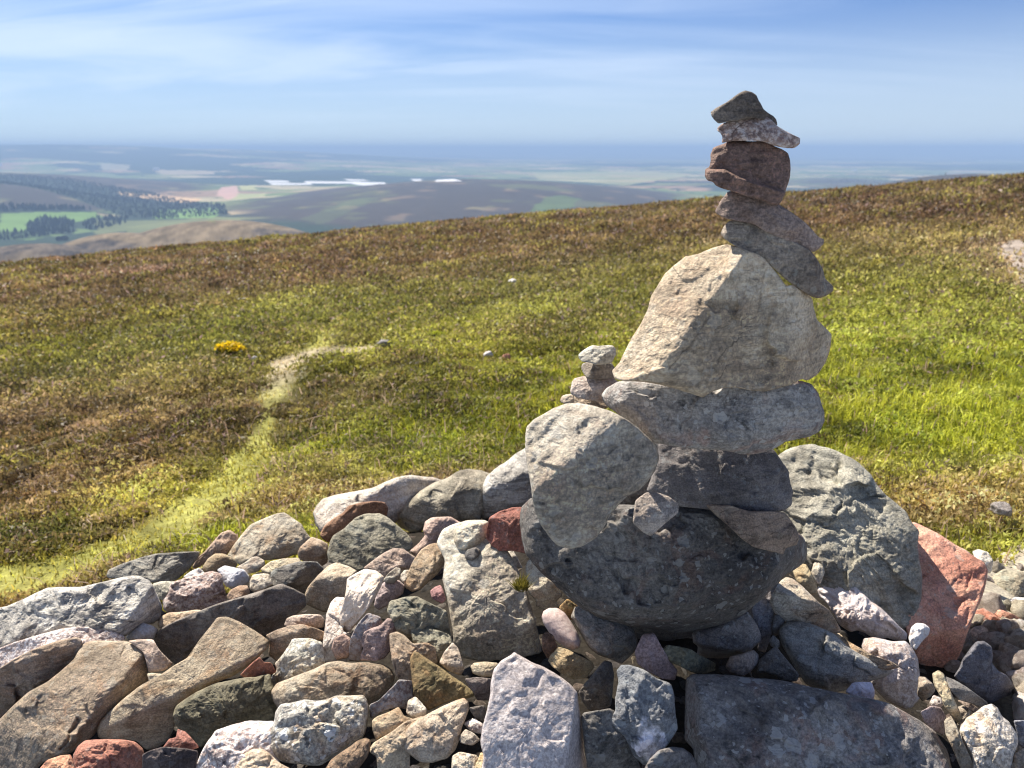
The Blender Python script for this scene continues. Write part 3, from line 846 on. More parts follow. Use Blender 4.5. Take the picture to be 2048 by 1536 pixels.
S('slate', 'grey wedge stone with a dark right side, above the long dark slab', 'F', '1195,1100 1200,1040 1240,1010 1310,985 1400,960 1530,960 1575,1010 1540,1080 1500,1150 1440,1190 1380,1170 1330,1130 1280,1130 1200,1135', '-.1,-.7,.7 1300 1050;T 1450 970;.6,-.75,.05 1410 1030', tint=(1.3,1.3,1.25))
S('tan', 'rounded orange-buff stone half under the left end of the long dark slab', 'A', '1110,520 1130,470 1190,440 1280,435 1380,420 1460,430 1420,490 1280,540 1180,560 1120,550', 'M', rnd=.5, tint=(1.05,.95,.85))
S('white', 'small bluish-white stone between silvery slab and long dark slab', 'A', '885,615 930,560 1000,510 1070,530 1115,560 1100,610 1060,645 950,640 900,635', 'M 990 560;S 1010 590', rnd=.5, tint=(.78,.82,.88))
# far left
S('mica', 'largest silvery schist slab at the left edge, lit and glinting', 'A', '-90,440 0,405 60,395 150,350 220,320 330,265 430,260 560,262 660,240 780,210 880,185 980,180 1050,210 1085,260 1110,310 1150,400 1130,480 1080,520 1000,520 920,590 870,610 800,580 600,560 450,560 300,610 150,670 0,700 -90,720', '-.12,-.55,.82 500 400;.85,-.5,.1 950 420', name='slab', cat='slab', rough=1.3, th=.35, dent='-.02 10 190,430 420,330 760,280 700,360 500,420 300,450 | -.015 7 180,600 380,560 420,580 200,620')
S('speckled', 'pinkish-white slab lying under the largest silvery slab', 'A', '-90,740 0,690 100,650 300,590 450,550 600,540 750,555 870,605 885,632 800,660 560,660 400,680 200,760 -90,880', 'T 400 600', name='slab', cat='slab', tint=(1,.98,1), th=.3)
S('pale', 'small pale pink stone right of the big buff slab', 'A', '900,640 960,630 1080,630 1120,700 1170,750 1220,800 1160,850 1050,865 1010,720', 'M', tint=(1,.88,.86))
S('tan', 'tiny cream stone peeping out below the small pale pink stone', 'A', '1035,870 1070,865 1160,875 1110,930 1050,930', 'M', tint=(1.2,1.2,1.1))
S('tan', 'long buff slab at the left edge with a dark shaded front face', 'A', '-90,880 0,830 100,765 250,690 400,640 540,612 578,635 575,690 520,770 400,890 250,970 150,1080 50,1150 -90,1260', 'T 250 740;.2,-.97,-.05 250 745', name='slab', cat='slab', tint=(.95,.88,.85))
S('slate', 'long dark grey slab with a thin pale top edge, across the left middle', 'P', '305,1270 325,1255 370,1233 427,1210 501,1188 563,1166 590,1178 611,1190 612,1212 585,1235 570,1255 535,1275 490,1282 440,1305 400,1330 366,1332 352,1330 332,1315 315,1298', 'T 480 1193;.1,-.98,.12 480 1197', name='slab', cat='slab', tint=(.95,.88,.82), th=.3, rough=1.4)
S('mauve', 'small brown stone in shade under the long dark slab', 'B', '590,530 610,480 660,460 760,450 850,455 880,490 870,550 780,550 700,545 620,560', 'M 720 480;F 720 500', rnd=.5)
S('tan', 'cream-topped stone with a dark front left of the brown crystal wedge', 'B', '465,600 540,560 640,530 720,520 820,550 880,580 875,640 780,640 640,680 600,740 550,790 480,740 490,640', 'T 680 580;F 600 600', tint=(1.1,1.05,1))
S('red', 'reddish brown fragment below the end of the long sunlit buff stone', 'B', '280,880 360,800 420,750 450,790 500,790 540,860 450,900 330,910', 'F 460 790;M 410 770', tint=(.8,.85,.8))
S('wlichen', 'grey granular stone under the cream-topped stone', 'B', '525,800 580,740 620,680 650,625 780,620 860,650 880,760 880,820 800,870 700,900 600,930 520,970 495,920 510,880 540,850', '-.1,-.68,.72 700 740', tint=(1.0,1.0,.95))
S('tan', 'blocky buff stone with a blackened side, left of the brown crystal wedge', 'B', '740,310 760,260 830,180 900,110 960,85 1040,110 1110,150 1060,230 1050,320 1000,370 940,390 910,430 870,440 800,410 745,380', 'T 950 180;-.1,-.95,.25 900 200', tint=(1,.97,.92), rnd=.35)
S('white', 'long white stone standing under the brown crystal wedge', 'B', '868,790 865,650 880,540 890,450 920,370 960,330 1020,330 1040,420 1020,480 1010,570 1060,590 1075,660 1060,740 1030,800 950,790', 'M 940 480;R 1030 600', tint=(1,.98,.93))
S('mauve', 'rosy stub of stone at the foot of the long white stone', 'B', '925,700 945,620 1010,585 1060,620 1070,690 1045,760 960,780', '0,-.8,.6', rnd=.4, tint=(1.05,.95,.95))
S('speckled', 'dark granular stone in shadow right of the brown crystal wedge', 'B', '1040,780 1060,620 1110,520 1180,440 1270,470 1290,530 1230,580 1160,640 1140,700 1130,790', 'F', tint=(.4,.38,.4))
S('mauve', 'small mauve-grey curled stone right of the brown crystal wedge', 'B', '1225,395 1240,310 1270,250 1310,215 1400,210 1445,250 1430,310 1370,350 1310,400 1260,425', 'M 1340 250;S 1320 300', tint=(.95,.95,1.1), rnd=.4)
S('grey', 'small grey pointed stone above the mauve-grey curled stone', 'B', '1285,215 1330,160 1380,120 1415,130 1415,190 1370,235 1310,235', 'M 1370 150;F 1370 190', tint=(1.4,1.35,1.25))
S('pale', 'tiny pale stone left of the rounded orange bar stone', 'B', '1400,190 1440,140 1490,140 1470,210 1430,230', 'M')
S('white', 'brown and white crystalline wedge standing at a slant', 'B', '970,470 1000,410 1030,280 1035,200 1100,160 1160,130 1240,145 1300,190 1280,250 1240,330 1200,400 1150,460 1100,520 1060,582 1000,585 975,530', '-.25,-.62,.74 1130 280;.75,-.6,.2 1215 330;-.6,-.75,.2 1050 330', tint=(1.0,.88,.74), name='stone', rough=1.4)
S('mauve', 'purple-grey facetted stone, half in shadow, below the curled stone', 'B', '1125,650 1150,580 1210,550 1270,530 1320,480 1370,490 1410,540 1405,600 1350,640 1345,710 1300,765 1230,785 1130,780 1130,740 1150,690', '-.05,-.78,.62 1200 640;T 1340 510;R 1300 640', tint=(1.05,1.0,1.12))
# centre
S('mauve', 'tiny purple stone in the shade left of the long pale block', 'G', '915,1170 950,1140 990,1125 1010,1160 1030,1230 1000,1260 930,1225', 'M', tint=(.8,.55,.65))
S('green', 'rough greenish stone left of the long pale block', 'B', '1310,430 1340,360 1430,330 1530,325 1620,370 1740,430 1760,560 1790,660 1720,740 1600,720 1500,680 1400,600 1350,500', '-.05,-.7,.7 1550 460;F 1400 560', rough=2.2, tint=(.95,.95,.85))
S('green', 'rough lower greenish stone between the orange-tipped stone and the pale block', 'B', '1480,560 1560,520 1660,560 1760,600 1800,700 1800,800 1740,880 1640,800 1560,720 1500,650', '-.05,-.7,.7', rough=2., tint=(1,1,.9))
S('tan', 'rounded orange bar-shaped stone leaning against the long pale block', 'G', '728,1110 760,1040 800,950 850,880 910,840 960,830 1010,860 1040,920 1020,980 970,1050 900,1110 860,1150 790,1180 745,1150', '-.3,-.6,.75 870 970;.6,-.78,.1 930 1020', tint=(1.1,1.0,.86))
S('pale', 'shaded white wedge under the overhang of the red stone', 'G', '1345,900 1400,880 1500,880 1540,950 1570,1010 1500,1000 1430,960', 'M', tint=(1,1,1))
S('tan', 'cream stone against the left foot of the great round boulder', 'C', '885,110 905,65 960,90 1050,200 1120,260 1145,320 1100,360 1120,400 1030,425 960,400 955,350 920,320 890,260 885,180', 'M 960 200;.1,-.95,.25 1000 260', tint=(1,1,.95))
S('olive', 'dark brownish stone in shadow beside the pink egg-shaped pebble', 'C', '1120,400 1180,340 1260,400 1240,470 1200,500 1140,460', 'F')
S('pale', 'long pale rectangular block with a shaded grey lower end, left of the stack', 'P', '872,1085 885,1060 905,1048 935,1040 975,1040 1000,1080 1025,1115 1040,1150 1052,1180 1065,1220 1075,1260 1085,1305 1060,1312 1010,1320 960,1323 925,1315 908,1297 905,1260 898,1220 893,1190 885,1160 887,1145 890,1120', '-.12,-.6,.79 970 1180;0,-.96,.27 985 1270;R 1072 1240', name='block', cat='block', chip=.6, rough=.9, tint=(.98,1,.98), crack='3 420,100 600,180 740,200 840,190', th=.4)
S('red', 'dark red angular stone between the grey boulder and the stack', 'G', '1310,790 1320,720 1335,650 1400,610 1500,580 1580,580 1600,650 1600,720 1605,790 1600,910 1500,885 1400,890 1350,850', 'T 1450 620;-.1,-.93,.35 1450 640', tint=(.75,.78,.82), rough=1.5)
S('pale', 'rounded striped cream pebble lying on the long pale block', 'G', '1085,760 1100,720 1180,680 1280,672 1325,680 1335,740 1315,810 1290,850 1230,875 1160,890 1110,870 1085,820', 'M 1200 730;S 1200 820', rnd=.7, tint=(.95,.93,.85), name='pebble', cat='pebble')
S('slate', 'tiny dark pebble in front of the striped cream pebble', 'G', '1160,910 1180,875 1240,860 1272,880 1265,920 1215,955 1165,945', 'M', rnd=.6, name='pebble', cat='pebble')
# beneath the great boulder
S('slate', 'added dark stone filling the shaded hollow right under the great boulder', 'P', '1170,1170 1300,1150 1450,1150 1560,1160 1560,1260 1500,1300 1400,1320 1250,1310 1170,1280', 'F 1350 1230', Y=1.56, tint=(.6,.6,.6), th=.9)  # added to hide the sunlit core and keep the hollow dark
S('mauve', 'purplish shaded stone wedged beneath the great round boulder', 'D', '240,720 300,590 380,580 440,690 500,790 550,850 530,920 440,910 340,860 260,800', 'F 400 760;T 380 620', tint=(.8,.75,.9))
S('slate', 'bluish grey upright stone under the right side of the great boulder', 'D', '1070,420 1110,330 1200,270 1215,380 1238,440 1220,540 1195,640 1165,725 1110,710 1120,600 1090,520', '.05,-.9,.42', tint=(1.7,1.7,1.85))
S('slate', 'small dark stone between upright bluish stone and slanted buff stone', 'D', '1205,560 1225,460 1280,445 1310,490 1270,580 1220,620', 'F', rnd=.5)
S('slate', 'tiny dark stone above the dark tapering stone', 'D', '1190,640 1220,595 1265,640 1265,690 1200,680', 'F', rnd=.5)
S('slate', 'dark tapering stone left of the grey spearhead stone', 'D', '1180,720 1240,670 1280,730 1350,810 1405,880 1390,925 1300,930 1240,890 1160,860 1100,870 1110,780', '.1,-.8,.55', rnd=.5, tint=(1.1,1.1,1.1))
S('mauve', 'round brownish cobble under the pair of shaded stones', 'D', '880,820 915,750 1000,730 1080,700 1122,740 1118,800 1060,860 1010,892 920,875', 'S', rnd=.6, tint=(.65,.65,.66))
S('slate', 'grey shaded stone with a pinkish seam carrying the great boulder', 'D', '650,590 700,545 850,515 950,470 1040,430 1105,520 1135,600 1130,650 1060,710 970,750 850,765 730,760 685,730 690,680 655,650', '0,-.85,.5 900 600;U 900 700', rnd=.45, tint=(1.45,1.4,1.4))
S('green', 'flat rough olive stone in shadow below the pinkish-seamed one', 'D', '435,700 470,665 560,680 640,700 700,740 760,770 815,800 812,850 740,878 640,860 560,820 490,790', 'S', tint=(.8,.8,.65), rough=1.5)
S('grey', 'grey rounded stone beneath the left of the great boulder, beside the egg pebble', 'C', '1200,470 1230,400 1290,390 1350,450 1450,480 1560,490 1650,550 1680,620 1665,700 1610,760 1560,805 1480,770 1400,740 1340,700 1290,620 1250,550', '.05,-.75,.66', rnd=.4, tint=(.9,.92,.92))
S('mauve', 'small brown stone under the pink egg-shaped pebble', 'C', '1000,600 1030,570 1080,600 1110,680 1080,750 1040,770 1000,700', 'F', tint=(.7,.6,.55))
S('pink', 'smooth pink egg-shaped pebble half in shadow', 'C', '997,470 1010,430 1050,408 1110,408 1160,440 1210,510 1250,580 1275,640 1265,685 1220,705 1170,690 1110,650 1050,580 1010,520', '-.2,-.65,.72', rnd=1., chip=.05, rough=.15, name='pebble', cat='pebble', th=.9)
S('tan', 'yellow-streaked broken stone below the egg-shaped pebble', 'C', '1043,780 1060,740 1090,705 1110,680 1180,700 1280,750 1360,790 1370,830 1315,905 1220,908 1150,880 1070,820', 'M 1110 720;.2,-.93,.2 1180 790', tint=(.8,.72,.55), rough=1.6)
# right of the stack
S('green', 'small yellow-brown stone behind the right edge of the great boulder', 'K', '300,640 340,620 380,680 385,740 350,800 290,800 240,790', 'M', tint=(1.2,1.05,.75))
S('red', 'large salmon red slab propped behind the grey-green boulder', 'K', '905,540 960,560 1040,600 1120,650 1200,695 1260,740 1310,765 1330,810 1315,900 1290,980 1250,1070 1220,1150 1180,1260 1140,1350 1125,1400 1090,1380 1020,1365 950,1360 900,1250 860,1100 830,900 860,700', '-.08,-.50,.86 1100 900;.1,-.98,-.1 1080 1150;.93,-.35,.1 1250 950', name='slab', cat='slab', Y=1.8, rough=.9, tint=(1.25,1.5,1.5), dent='-.03 4 1210,850 1240,840 1235,900 1200,940|-.03 4 1130,960 1220,960 1160,1030 1130,1020|-.02 3 1120,870 1165,855 1150,880', chip=.3)
S('green', 'great rough grey-green boulder right of the stack', 'K', '145,175 200,140 270,115 350,108 430,125 500,150 560,180 620,220 680,280 710,340 770,400 820,440 870,480 905,545 945,590 935,680 945,760 965,850 955,960 935,1060 910,1140 870,1160 700,1120 500,1000 380,900 300,780 220,600 150,480 140,330 130,230', '-.02,-.62,.78 520 560;T 420 180;.85,-.5,.1 900 760', name='boulder', cat='boulder', rough=1.5, chip=.9, tint=(.95,.95,.92), th=.5, crack='5 470,480 620,400 760,400|4 380,560 470,520 520,430')
S('pale', 'small pale stone behind the top corner of the salmon slab', 'K', '1240,705 1275,692 1330,710 1360,760 1345,830 1300,830 1260,760', 'M', push=.12)
S('grey', 'small pale rough stone by the heel of the great boulder', 'E', '300,170 330,60 390,90 400,160 370,240 340,240', 'M', tint=(1.4,1.4,1.3))
S('tan', 'stubby yellowish stone above the slanted buff stone', 'E', '170,140 210,95 270,100 300,150 340,220 350,300 310,320 250,270 200,220', 'M 240 150;F 260 220', tint=(.95,.9,.72), rnd=.4)
S('tan', 'slanted buff stone with a sunlit upper edge right of the stack', 'E', '60,260 90,215 130,190 180,205 240,250 300,310 360,370 430,420 470,480 515,560 505,590 420,575 330,555 250,540 140,520 40,440 10,350', '.25,-.35,.9 260 330;-.1,-.97,-.1 255 345', rough=1.2)
S('white', 'small white crystal stone at the foot of the salmon slab', 'K', '885,1190 900,1130 930,1105 975,1110 1005,1135 1000,1170 960,1210 925,1260 900,1240', 'M 950 1140;S 930 1200', rough=1.5)
S('white', 'long white quartz stone with a groove, right of the slanted buff stone', 'K', '375,920 395,880 420,840 480,812 530,830 570,880 620,930 680,985 730,1020 780,1070 840,1130 880,1165 875,1200 830,1210 770,1190 700,1200 640,1160 600,1145 560,1155 500,1120 470,1060 430,1000 390,960', '-.02,-.55,.83 520 920;-.1,-.97,.1 640 1090', rnd=.45, rough=1.5, tint=(1,.94,.93), crack='5 455,965 480,985 545,1055|6 690,1080 800,1140', dent='.03 10 690,985 880,1150 870,1195 680,1050')
S('white', 'bent white quartz stone crossed by a shadow, beside the grey spearhead stone', 'E', '655,680 675,620 740,615 820,630 890,645 970,640 1020,690 1055,760 1068,850 1070,920 1085,960 1070,1050 1020,1110 970,1125 900,1095 830,1060 770,1000 730,950 700,850 690,760', '-.05,-.62,.78 850 700;.1,-.9,.42 900 850', rough=1.4, rnd=.4, tint=(.95,.92,.92))
S('white', 'small purplish-white stone beneath the grey spearhead stone', 'E', '540,1000 600,930 730,930 755,1000 745,1060 640,1050', 'S', tint=(.75,.75,.9))
S('tan', 'cream slab edge showing above the grey spearhead stone', 'E', '420,560 490,575 560,640 650,690 760,750 880,790 930,825 850,850 650,800 500,700', 'T', tint=(1.05,1,.92))
S('slate', 'grey spearhead-shaped stone pointing right, in shadow', 'E', '65,580 90,530 150,498 230,500 320,525 430,570 480,600 560,680 650,735 750,785 850,812 930,838 900,872 830,895 740,920 660,950 560,985 450,1008 340,985 260,940 210,860 150,760 100,680', '.15,-.82,.55 450 700;.1,-.97,-.15 600 900;.4,-.3,.86 600 690', rnd=.3, tint=(1.35,1.4,1.42), name='stone', chip=1.2)
S('grey', 'small dark rounded stone left of the pale finger-shaped stone', 'E', '1060,890 1110,895 1160,940 1180,990 1150,1030 1090,1070 1050,1020', 'T 1110 930;F 1100 960', rnd=.5, tint=(1,.9,.8))
S('white', 'tiny white stone between the quartz and the finger-shaped stone', 'E', '1135,1080 1165,1020 1220,1040 1240,1090 1200,1125 1150,1110', 'M')
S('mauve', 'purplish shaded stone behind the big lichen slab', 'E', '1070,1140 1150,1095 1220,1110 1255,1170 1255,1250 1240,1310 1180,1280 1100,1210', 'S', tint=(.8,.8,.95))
S('tan', 'rounded yellowish stone at the foot of the finger-shaped stone', 'E', '1320,1110 1390,1085 1430,1130 1410,1200 1370,1260 1335,1240', 'M', rnd=.6)
S('mauve', 'small mottled stone right of the finger-shaped stone', 'E', '1330,1060 1390,1055 1440,1085 1490,1120 1450,1150 1400,1110', 'M')
S('slate', 'narrow dark slab with a thin pale upper edge right of the finger-shaped stone', 'E', '1250,890 1320,915 1400,965 1480,1025 1555,1080 1510,1120 1440,1085 1340,1055 1280,980', '.3,-.2,.93 1400 985;F 1400 992', th=.3)
S('pale', 'pale finger-shaped stone near the right edge', 'E', '1155,870 1200,845 1240,870 1265,930 1290,1000 1315,1060 1350,1130 1370,1185 1345,1230 1290,1170 1240,1100 1215,1030 1170,960', '-.2,-.6,.77 1220 930;F 1280 1120', tint=(1.05,1.02,.85), rnd=.5)
S('slate', 'dark duck-shaped stone leaning in shade at the right edge', 'E', '1310,890 1350,830 1370,770 1420,700 1470,645 1520,640 1575,680 1585,740 1580,800 1620,850 1680,880 1740,960 1760,1040 1795,1170 1770,1200 1720,1215 1660,1190 1610,1120 1550,1090 1480,1035 1400,975 1340,925', '.3,-.95,.0 1500 850', cen=(1560,940), tint=(.9,.95,1.15), rnd=.3, Y=1.7, th=.35)
S('slate', 'bluish shaded stone cut by the right edge of the view', 'E', '1730,1200 1810,1200 1900,1230 1900,1390 1810,1400 1765,1370 1750,1280', 'F', tint=(1.2,1.3,1.6))
S('tan', 'buff stone in the bottom right corner', 'E', '1680,1500 1740,1430 1810,1390 1900,1400 1900,1600 1680,1600', 'M')
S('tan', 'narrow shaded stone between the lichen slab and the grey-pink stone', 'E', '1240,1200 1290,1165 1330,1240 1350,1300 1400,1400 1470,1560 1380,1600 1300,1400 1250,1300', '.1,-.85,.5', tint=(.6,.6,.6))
S('wlichen', 'grey-pink rounded triangular stone near the bottom right corner', 'E', '1350,1280 1360,1230 1400,1180 1460,1140 1520,1095 1580,1080 1620,1110 1650,1170 1700,1210 1755,1290 1765,1350 1745,1420 1700,1600 1450,1600 1400,1420 1370,1350', '.0,-.66,.75 1480 1250;.85,-.45,.3 1650 1280', tint=(1.0,.95,.92), rnd=.4)
# foreground, centre to left
S('dark', 'dark stone in deep shadow between lavender slab and quartz-veined stone', 'C', '1270,1150 1500,1110 1620,1320 1720,1600 1330,1600 1300,1400', 'F')
S('slate', 'dark oval stone right of the point of the lavender slab', 'C', '1255,1000 1300,940 1370,860 1440,775 1495,790 1508,870 1500,1000 1490,1100 1420,1140 1330,1130 1280,1060', '0,-.75,.65', rnd=.5, tint=(.85,.8,.75), rough=1.3)
S('quartz', 'dark stone with white quartz veins left of the big lichen slab', 'D', '115,850 150,810 220,810 320,850 400,900 500,940 525,1010 530,1100 540,1200 552,1260 520,1310 470,1380 420,1440 350,1500 310,1525 230,1440 190,1350 170,1310 80,1230 70,1200 110,1130 105,1050 130,930', '.05,-.75,.66', rough=1.3, tint=(1.3,1.3,1.4))
S('dark', 'big reddish grey foreground slab covered in lichen spots, bottom right', 'P', '1372,1356 1385,1347 1430,1348 1500,1354 1570,1362 1650,1380 1720,1392 1780,1407 1830,1435 1870,1462 1895,1500 1915,1580 1700,1640 1400,1640 1388,1500 1368,1480 1370,1420', '.08,-.68,.73 1600 1460;.55,-.25,.8 1780 1425;W 1385 1440', name='slab', cat='slab', tint=(1.45,1.45,1.5), rnd=.2, chip=.6, th=.3)
S('grey', 'smooth grey stone cut by the bottom edge, below the quartz-veined stone', 'D', '300,1600 315,1530 350,1470 410,1410 500,1385 590,1395 650,1440 690,1520 700,1600', 'S', rnd=.6, tint=(.8,.85,.95), chip=.3)
S('slate', 'dark brown stone behind the lavender slab, right of the olive triangle', 'C', '455,905 540,895 650,905 650,1060 540,1060 520,1010 480,960', 'S', tint=(.8,.7,.68))
S('tan', 'oval tan pebble tucked under the long pale block', 'C', '495,820 520,795 600,785 690,795 700,850 670,895 580,895 510,870', 'M', rnd=.8, tint=(.9,.88,.8), name='pebble', cat='pebble')
S('pale', 'pale mottled wedge left of the oval tan pebble', 'C', '275,795 310,720 370,650 410,690 435,760 455,840 430,885 340,850', 'M', tint=(.95,.88,.84))
S('slate', 'dark angular stone under the left edge of the lavender slab', 'C', '480,1110 600,1090 610,1220 530,1190', 'S', tint=(.9,.85,.8))
S('speckled', 'small rough pale stone left of the lavender slab', 'C', '440,1220 520,1180 590,1230 580,1300 500,1280', 'M', rough=1.5)
S('pale', 'small white stone below the small rough pale one', 'C', '415,1320 460,1260 520,1290 570,1340 510,1380 425,1360', 'M')
S('tan', 'rough cream stone at the bottom, left of the lavender slab', 'C', '365,1450 420,1420 550,1450 570,1600 360,1600', 'M', rough=1.5)
S('tan', 'tan sliver pressed against the lower left of the lavender slab', 'C', '530,1520 570,1420 620,1460 640,1600 530,1600', 'M', tint=(1,.95,.75))
S('lav', 'large pointed lavender quartzite slab in the foreground', 'C', '780,740 805,718 850,745 930,790 1010,820 1080,860 1150,905 1200,945 1250,1000 1255,1070 1270,1150 1290,1250 1290,1400 1340,1600 560,1600 590,1460 565,1360 580,1250 610,1140 635,1020 640,930 660,840 710,780', '-.05,-.72,.69 900 1100;.92,-.38,.1 1235 1100', name='slab', cat='slab', chip=.3, rough=.45, tint=(.86,.83,.82), dent='.012 3 980,1380 1030,1350 1060,1385 1030,1420', th=.3)
S('tan', 'rough stone with an orange tip below the purple-grey facetted stone', 'B', '1335,650 1335,590 1390,575 1440,600 1500,660 1600,650 1665,690 1680,800 1600,800 1520,760 1500,860 1490,945 1430,935 1380,890 1350,780', 'M 1440 640;.1,-.88,.45 1420 760', tint=(.95,.9,.85), rough=1.6)
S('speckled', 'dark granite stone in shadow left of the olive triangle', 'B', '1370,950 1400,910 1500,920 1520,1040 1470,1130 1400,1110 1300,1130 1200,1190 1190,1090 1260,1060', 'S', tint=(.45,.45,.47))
S('pale', 'small pale chip under the olive triangle', 'B', '1465,1060 1520,1030 1600,1120 1590,1175 1500,1190 1450,1150', 'M')
S('olive', 'olive brown triangular stone with a sunlit orange edge', 'C', '70,760 95,710 130,720 200,770 280,820 370,890 450,940 520,1000 525,1030 450,1050 370,1060 290,1090 200,1135 150,1080 95,1030 80,900', '-.08,-.72,.69 230 940;.35,-.3,.88 330 880', rnd=.2, chip=.5)
S('tan', 'small cream block above the orange-stained triangular stone', 'B', '1210,1200 1250,1170 1330,1140 1400,1105 1440,1170 1510,1190 1440,1240 1360,1300 1290,1310 1240,1340 1215,1270', 'T 1330 1190;.0,-.9,.4 1300 1240', tint=(1.1,1.05,.92))
S('tan', 'buff stone behind the orange-stained triangular stone', 'B', '1195,1400 1220,1360 1300,1310 1350,1280 1440,1210 1580,1165 1600,1250 1500,1350 1480,1450 1480,1600 1250,1600 1240,1450 1200,1430', 'M 1380 1300;S 1350 1450', tint=(1,.95,.88))
S('tan', 'pale triangular stone with orange stains at the bottom centre', 'C', '20,1330 40,1270 80,1220 150,1180 220,1140 300,1100 380,1065 450,1042 485,1070 490,1120 465,1180 440,1240 420,1330 390,1410 330,1470 230,1500 150,1500 60,1440 15,1390', '-.12,-.65,.76 250 1280;R 430 1280', tint=(1.12,1.1,1.1), rnd=.35, crack='2 60,1400 150,1440 260,1420 330,1380')
S('tan', 'brownish rounded stone right of the white-lichened stone, bottom edge', 'B', '870,1560 920,1480 1000,1420 1060,1380 1110,1340 1170,1320 1205,1340 1200,1400 1180,1460 1120,1540 1080,1620 860,1620', '-.1,-.6,.78 1050 1450;.5,-.8,.2 1130 1440', rnd=.5, tint=(.75,.66,.58))
S('red', 'small dark red stone in the gap beneath the long sunlit buff stone', 'A', '1140,1400 1190,1330 1240,1320 1250,1260 1310,1280 1410,1390 1300,1430', 'M', tint=(.75,.8,.85))
S('slate', 'dark shaded stone at the bottom between the red and the speckled stone', 'A', '1000,1440 1060,1410 1150,1385 1300,1395 1400,1415 1370,1600 1000,1600', 'F', tint=(.8,.7,.72))
S('red', 'reddish tan sliver at the bottom left, beside the red stone', 'A', '230,1600 330,1480 430,1445 500,1440 520,1490 540,1600', 'M', tint=(1,1.15,1.0))
S('red', 'rounded red stone at the bottom edge, left', 'A', '508,1450 540,1390 600,1340 700,1330 880,1335 960,1350 1010,1400 1020,1450 1010,1600 520,1600', '-.1,-.55,.83 750 1380;S 740 1450', rnd=.4, tint=(.98,1.05,1.05), rough=1.3)
S('tan', 'largest buff slab at the bottom left with a dark right side', 'A', '-90,1290 0,1190 100,1090 200,1000 330,930 420,860 520,770 580,660 620,635 800,640 890,640 1000,690 1030,740 1045,850 1045,920 980,970 880,1050 800,1130 720,1190 680,1290 600,1360 500,1430 400,1450 300,1500 200,1620 -90,1700', '-.16,-.55,.82 500 950;.8,-.6,.0 780 1000', name='slab', cat='slab', tint=(1.05,1.04,1.0), rough=.55, th=.35, crack='6 560,1200 500,1290 440,1400|3 850,640 880,690 850,760|2 690,1020 720,1030')
S('tan', 'long sunlit buff stone slanting up to a greenish end, bottom left', 'A', '680,1270 700,1210 780,1130 880,1040 980,960 1130,880 1230,810 1320,760 1400,640 1480,540 1530,475 1600,470 1700,510 1804,570 1899,640 1885,690 1850,725 1780,800 1640,890 1480,950 1350,1030 1240,1110 1230,1250 1180,1350 1110,1400 1030,1410 970,1350 900,1340 760,1340 690,1320', '-.1,-.55,.83 1300 850;.35,-.93,-.05 1420 930', tint=(.95,.93,.86), rough=.55, th=.4, chip=.6)
S('green', 'dark olive rounded stone under the long sunlit buff stone', 'A', '1220,1170 1240,1100 1300,1050 1400,990 1520,940 1650,910 1780,895 1900,870 1930,960 1960,1060 1960,1170 1900,1220 1700,1230 1550,1280 1480,1350 1410,1395 1350,1320 1270,1270 1230,1220', '-.05,-.62,.78 1500 1000;.15,-.9,.4 1600 1080', rnd=.3, rough=1.8, tint=(.62,.60,.48))
S('tan', 'broad tan rounded stone above the white-lichened stone', 'B', '500,1000 540,940 640,900 720,870 820,830 900,790 980,780 1060,795 1170,790 1280,800 1350,840 1375,890 1360,950 1300,1030 1230,1070 1200,1095 1170,1080 1030,1080 900,1100 740,1120 600,1120 550,1120 510,1060', '-.08,-.64,.76 900 920;.1,-.93,.3 1280 1000', rnd=.45, tint=(.85,.84,.8), chip=.7)
S('speckled', 'rough pinkish-white stone at the bottom, left of the white-lichened stone', 'B', '-60,1600 0,1440 60,1340 110,1270 200,1240 330,1205 540,1205 560,1260 520,1300 500,1380 520,1430 560,1480 600,1620', '-.1,-.6,.79', rough=1.2, tint=(1.05,1.03,1.05))
S('wlichen', 'blocky white and grey lichened stone in the foreground', 'B', '440,1360 460,1290 520,1220 530,1140 570,1085 650,1075 740,1050 820,1060 900,1050 960,1025 1050,1025 1150,1020 1180,1060 1185,1150 1180,1230 1150,1320 1050,1390 960,1450 850,1520 740,1515 600,1500 530,1470 480,1440 445,1400', '-.1,-.6,.79 800 1150;.15,-.88,.42 850 1330', rough=1.5, rnd=.35, tint=(1.05,1.07,1.07), dent='.03 3 820,1140 905,1110 915,1150 830,1175')
S('tan', 'tan stone with a dark hollow at the bottom edge, below the speckled stone', 'B', '230,1560 290,1450 370,1400 440,1400 500,1440 560,1500 650,1545 650,1620 210,1620', 'M', tint=(.85,.78,.72), rough=1.4, dent='-.06 6 350,1490 480,1480 480,1540 360,1536')

# ------------------------------------------------------------------ the tall stack
S('dark', 'added dark stone closing the gap behind the leaning half-lit boulder', 'H', '460,900 520,800 600,720 680,600 700,540 820,520 1000,640 1100,800 1000,940 700,960', 'F', Y=1.42, tint=(.8,.8,.8))  # added stone, makes the see-through gap read as dark
S('dark', 'great rounded dark boulder at the base of the tall stack', 'H', '92,930 105,860 150,815 300,830 500,850 700,850 870,850 1000,860 1200,920 1350,950 1430,990 1455,1050 1450,1110 1400,1150 1340,1190 1290,1240 1220,1310 1150,1370 1060,1410 950,1440 840,1455 720,1440 600,1420 480,1390 380,1340 320,1280 240,1210 160,1140 120,1080 100,1000', '.02,-.93,.37 750 1050;.1,-.9,-.42 780 1330;W 160 960;.7,-.7,.1 1330 1080', Y=1.30, name='boulder', cat='boulder', rnd=.2, rough=1.3, th=1.0, tint=(.92,.9,.87), dent='.02 14 1000,1180 1120,1080 1280,1090 1360,1150 1250,1270 1000,1330')
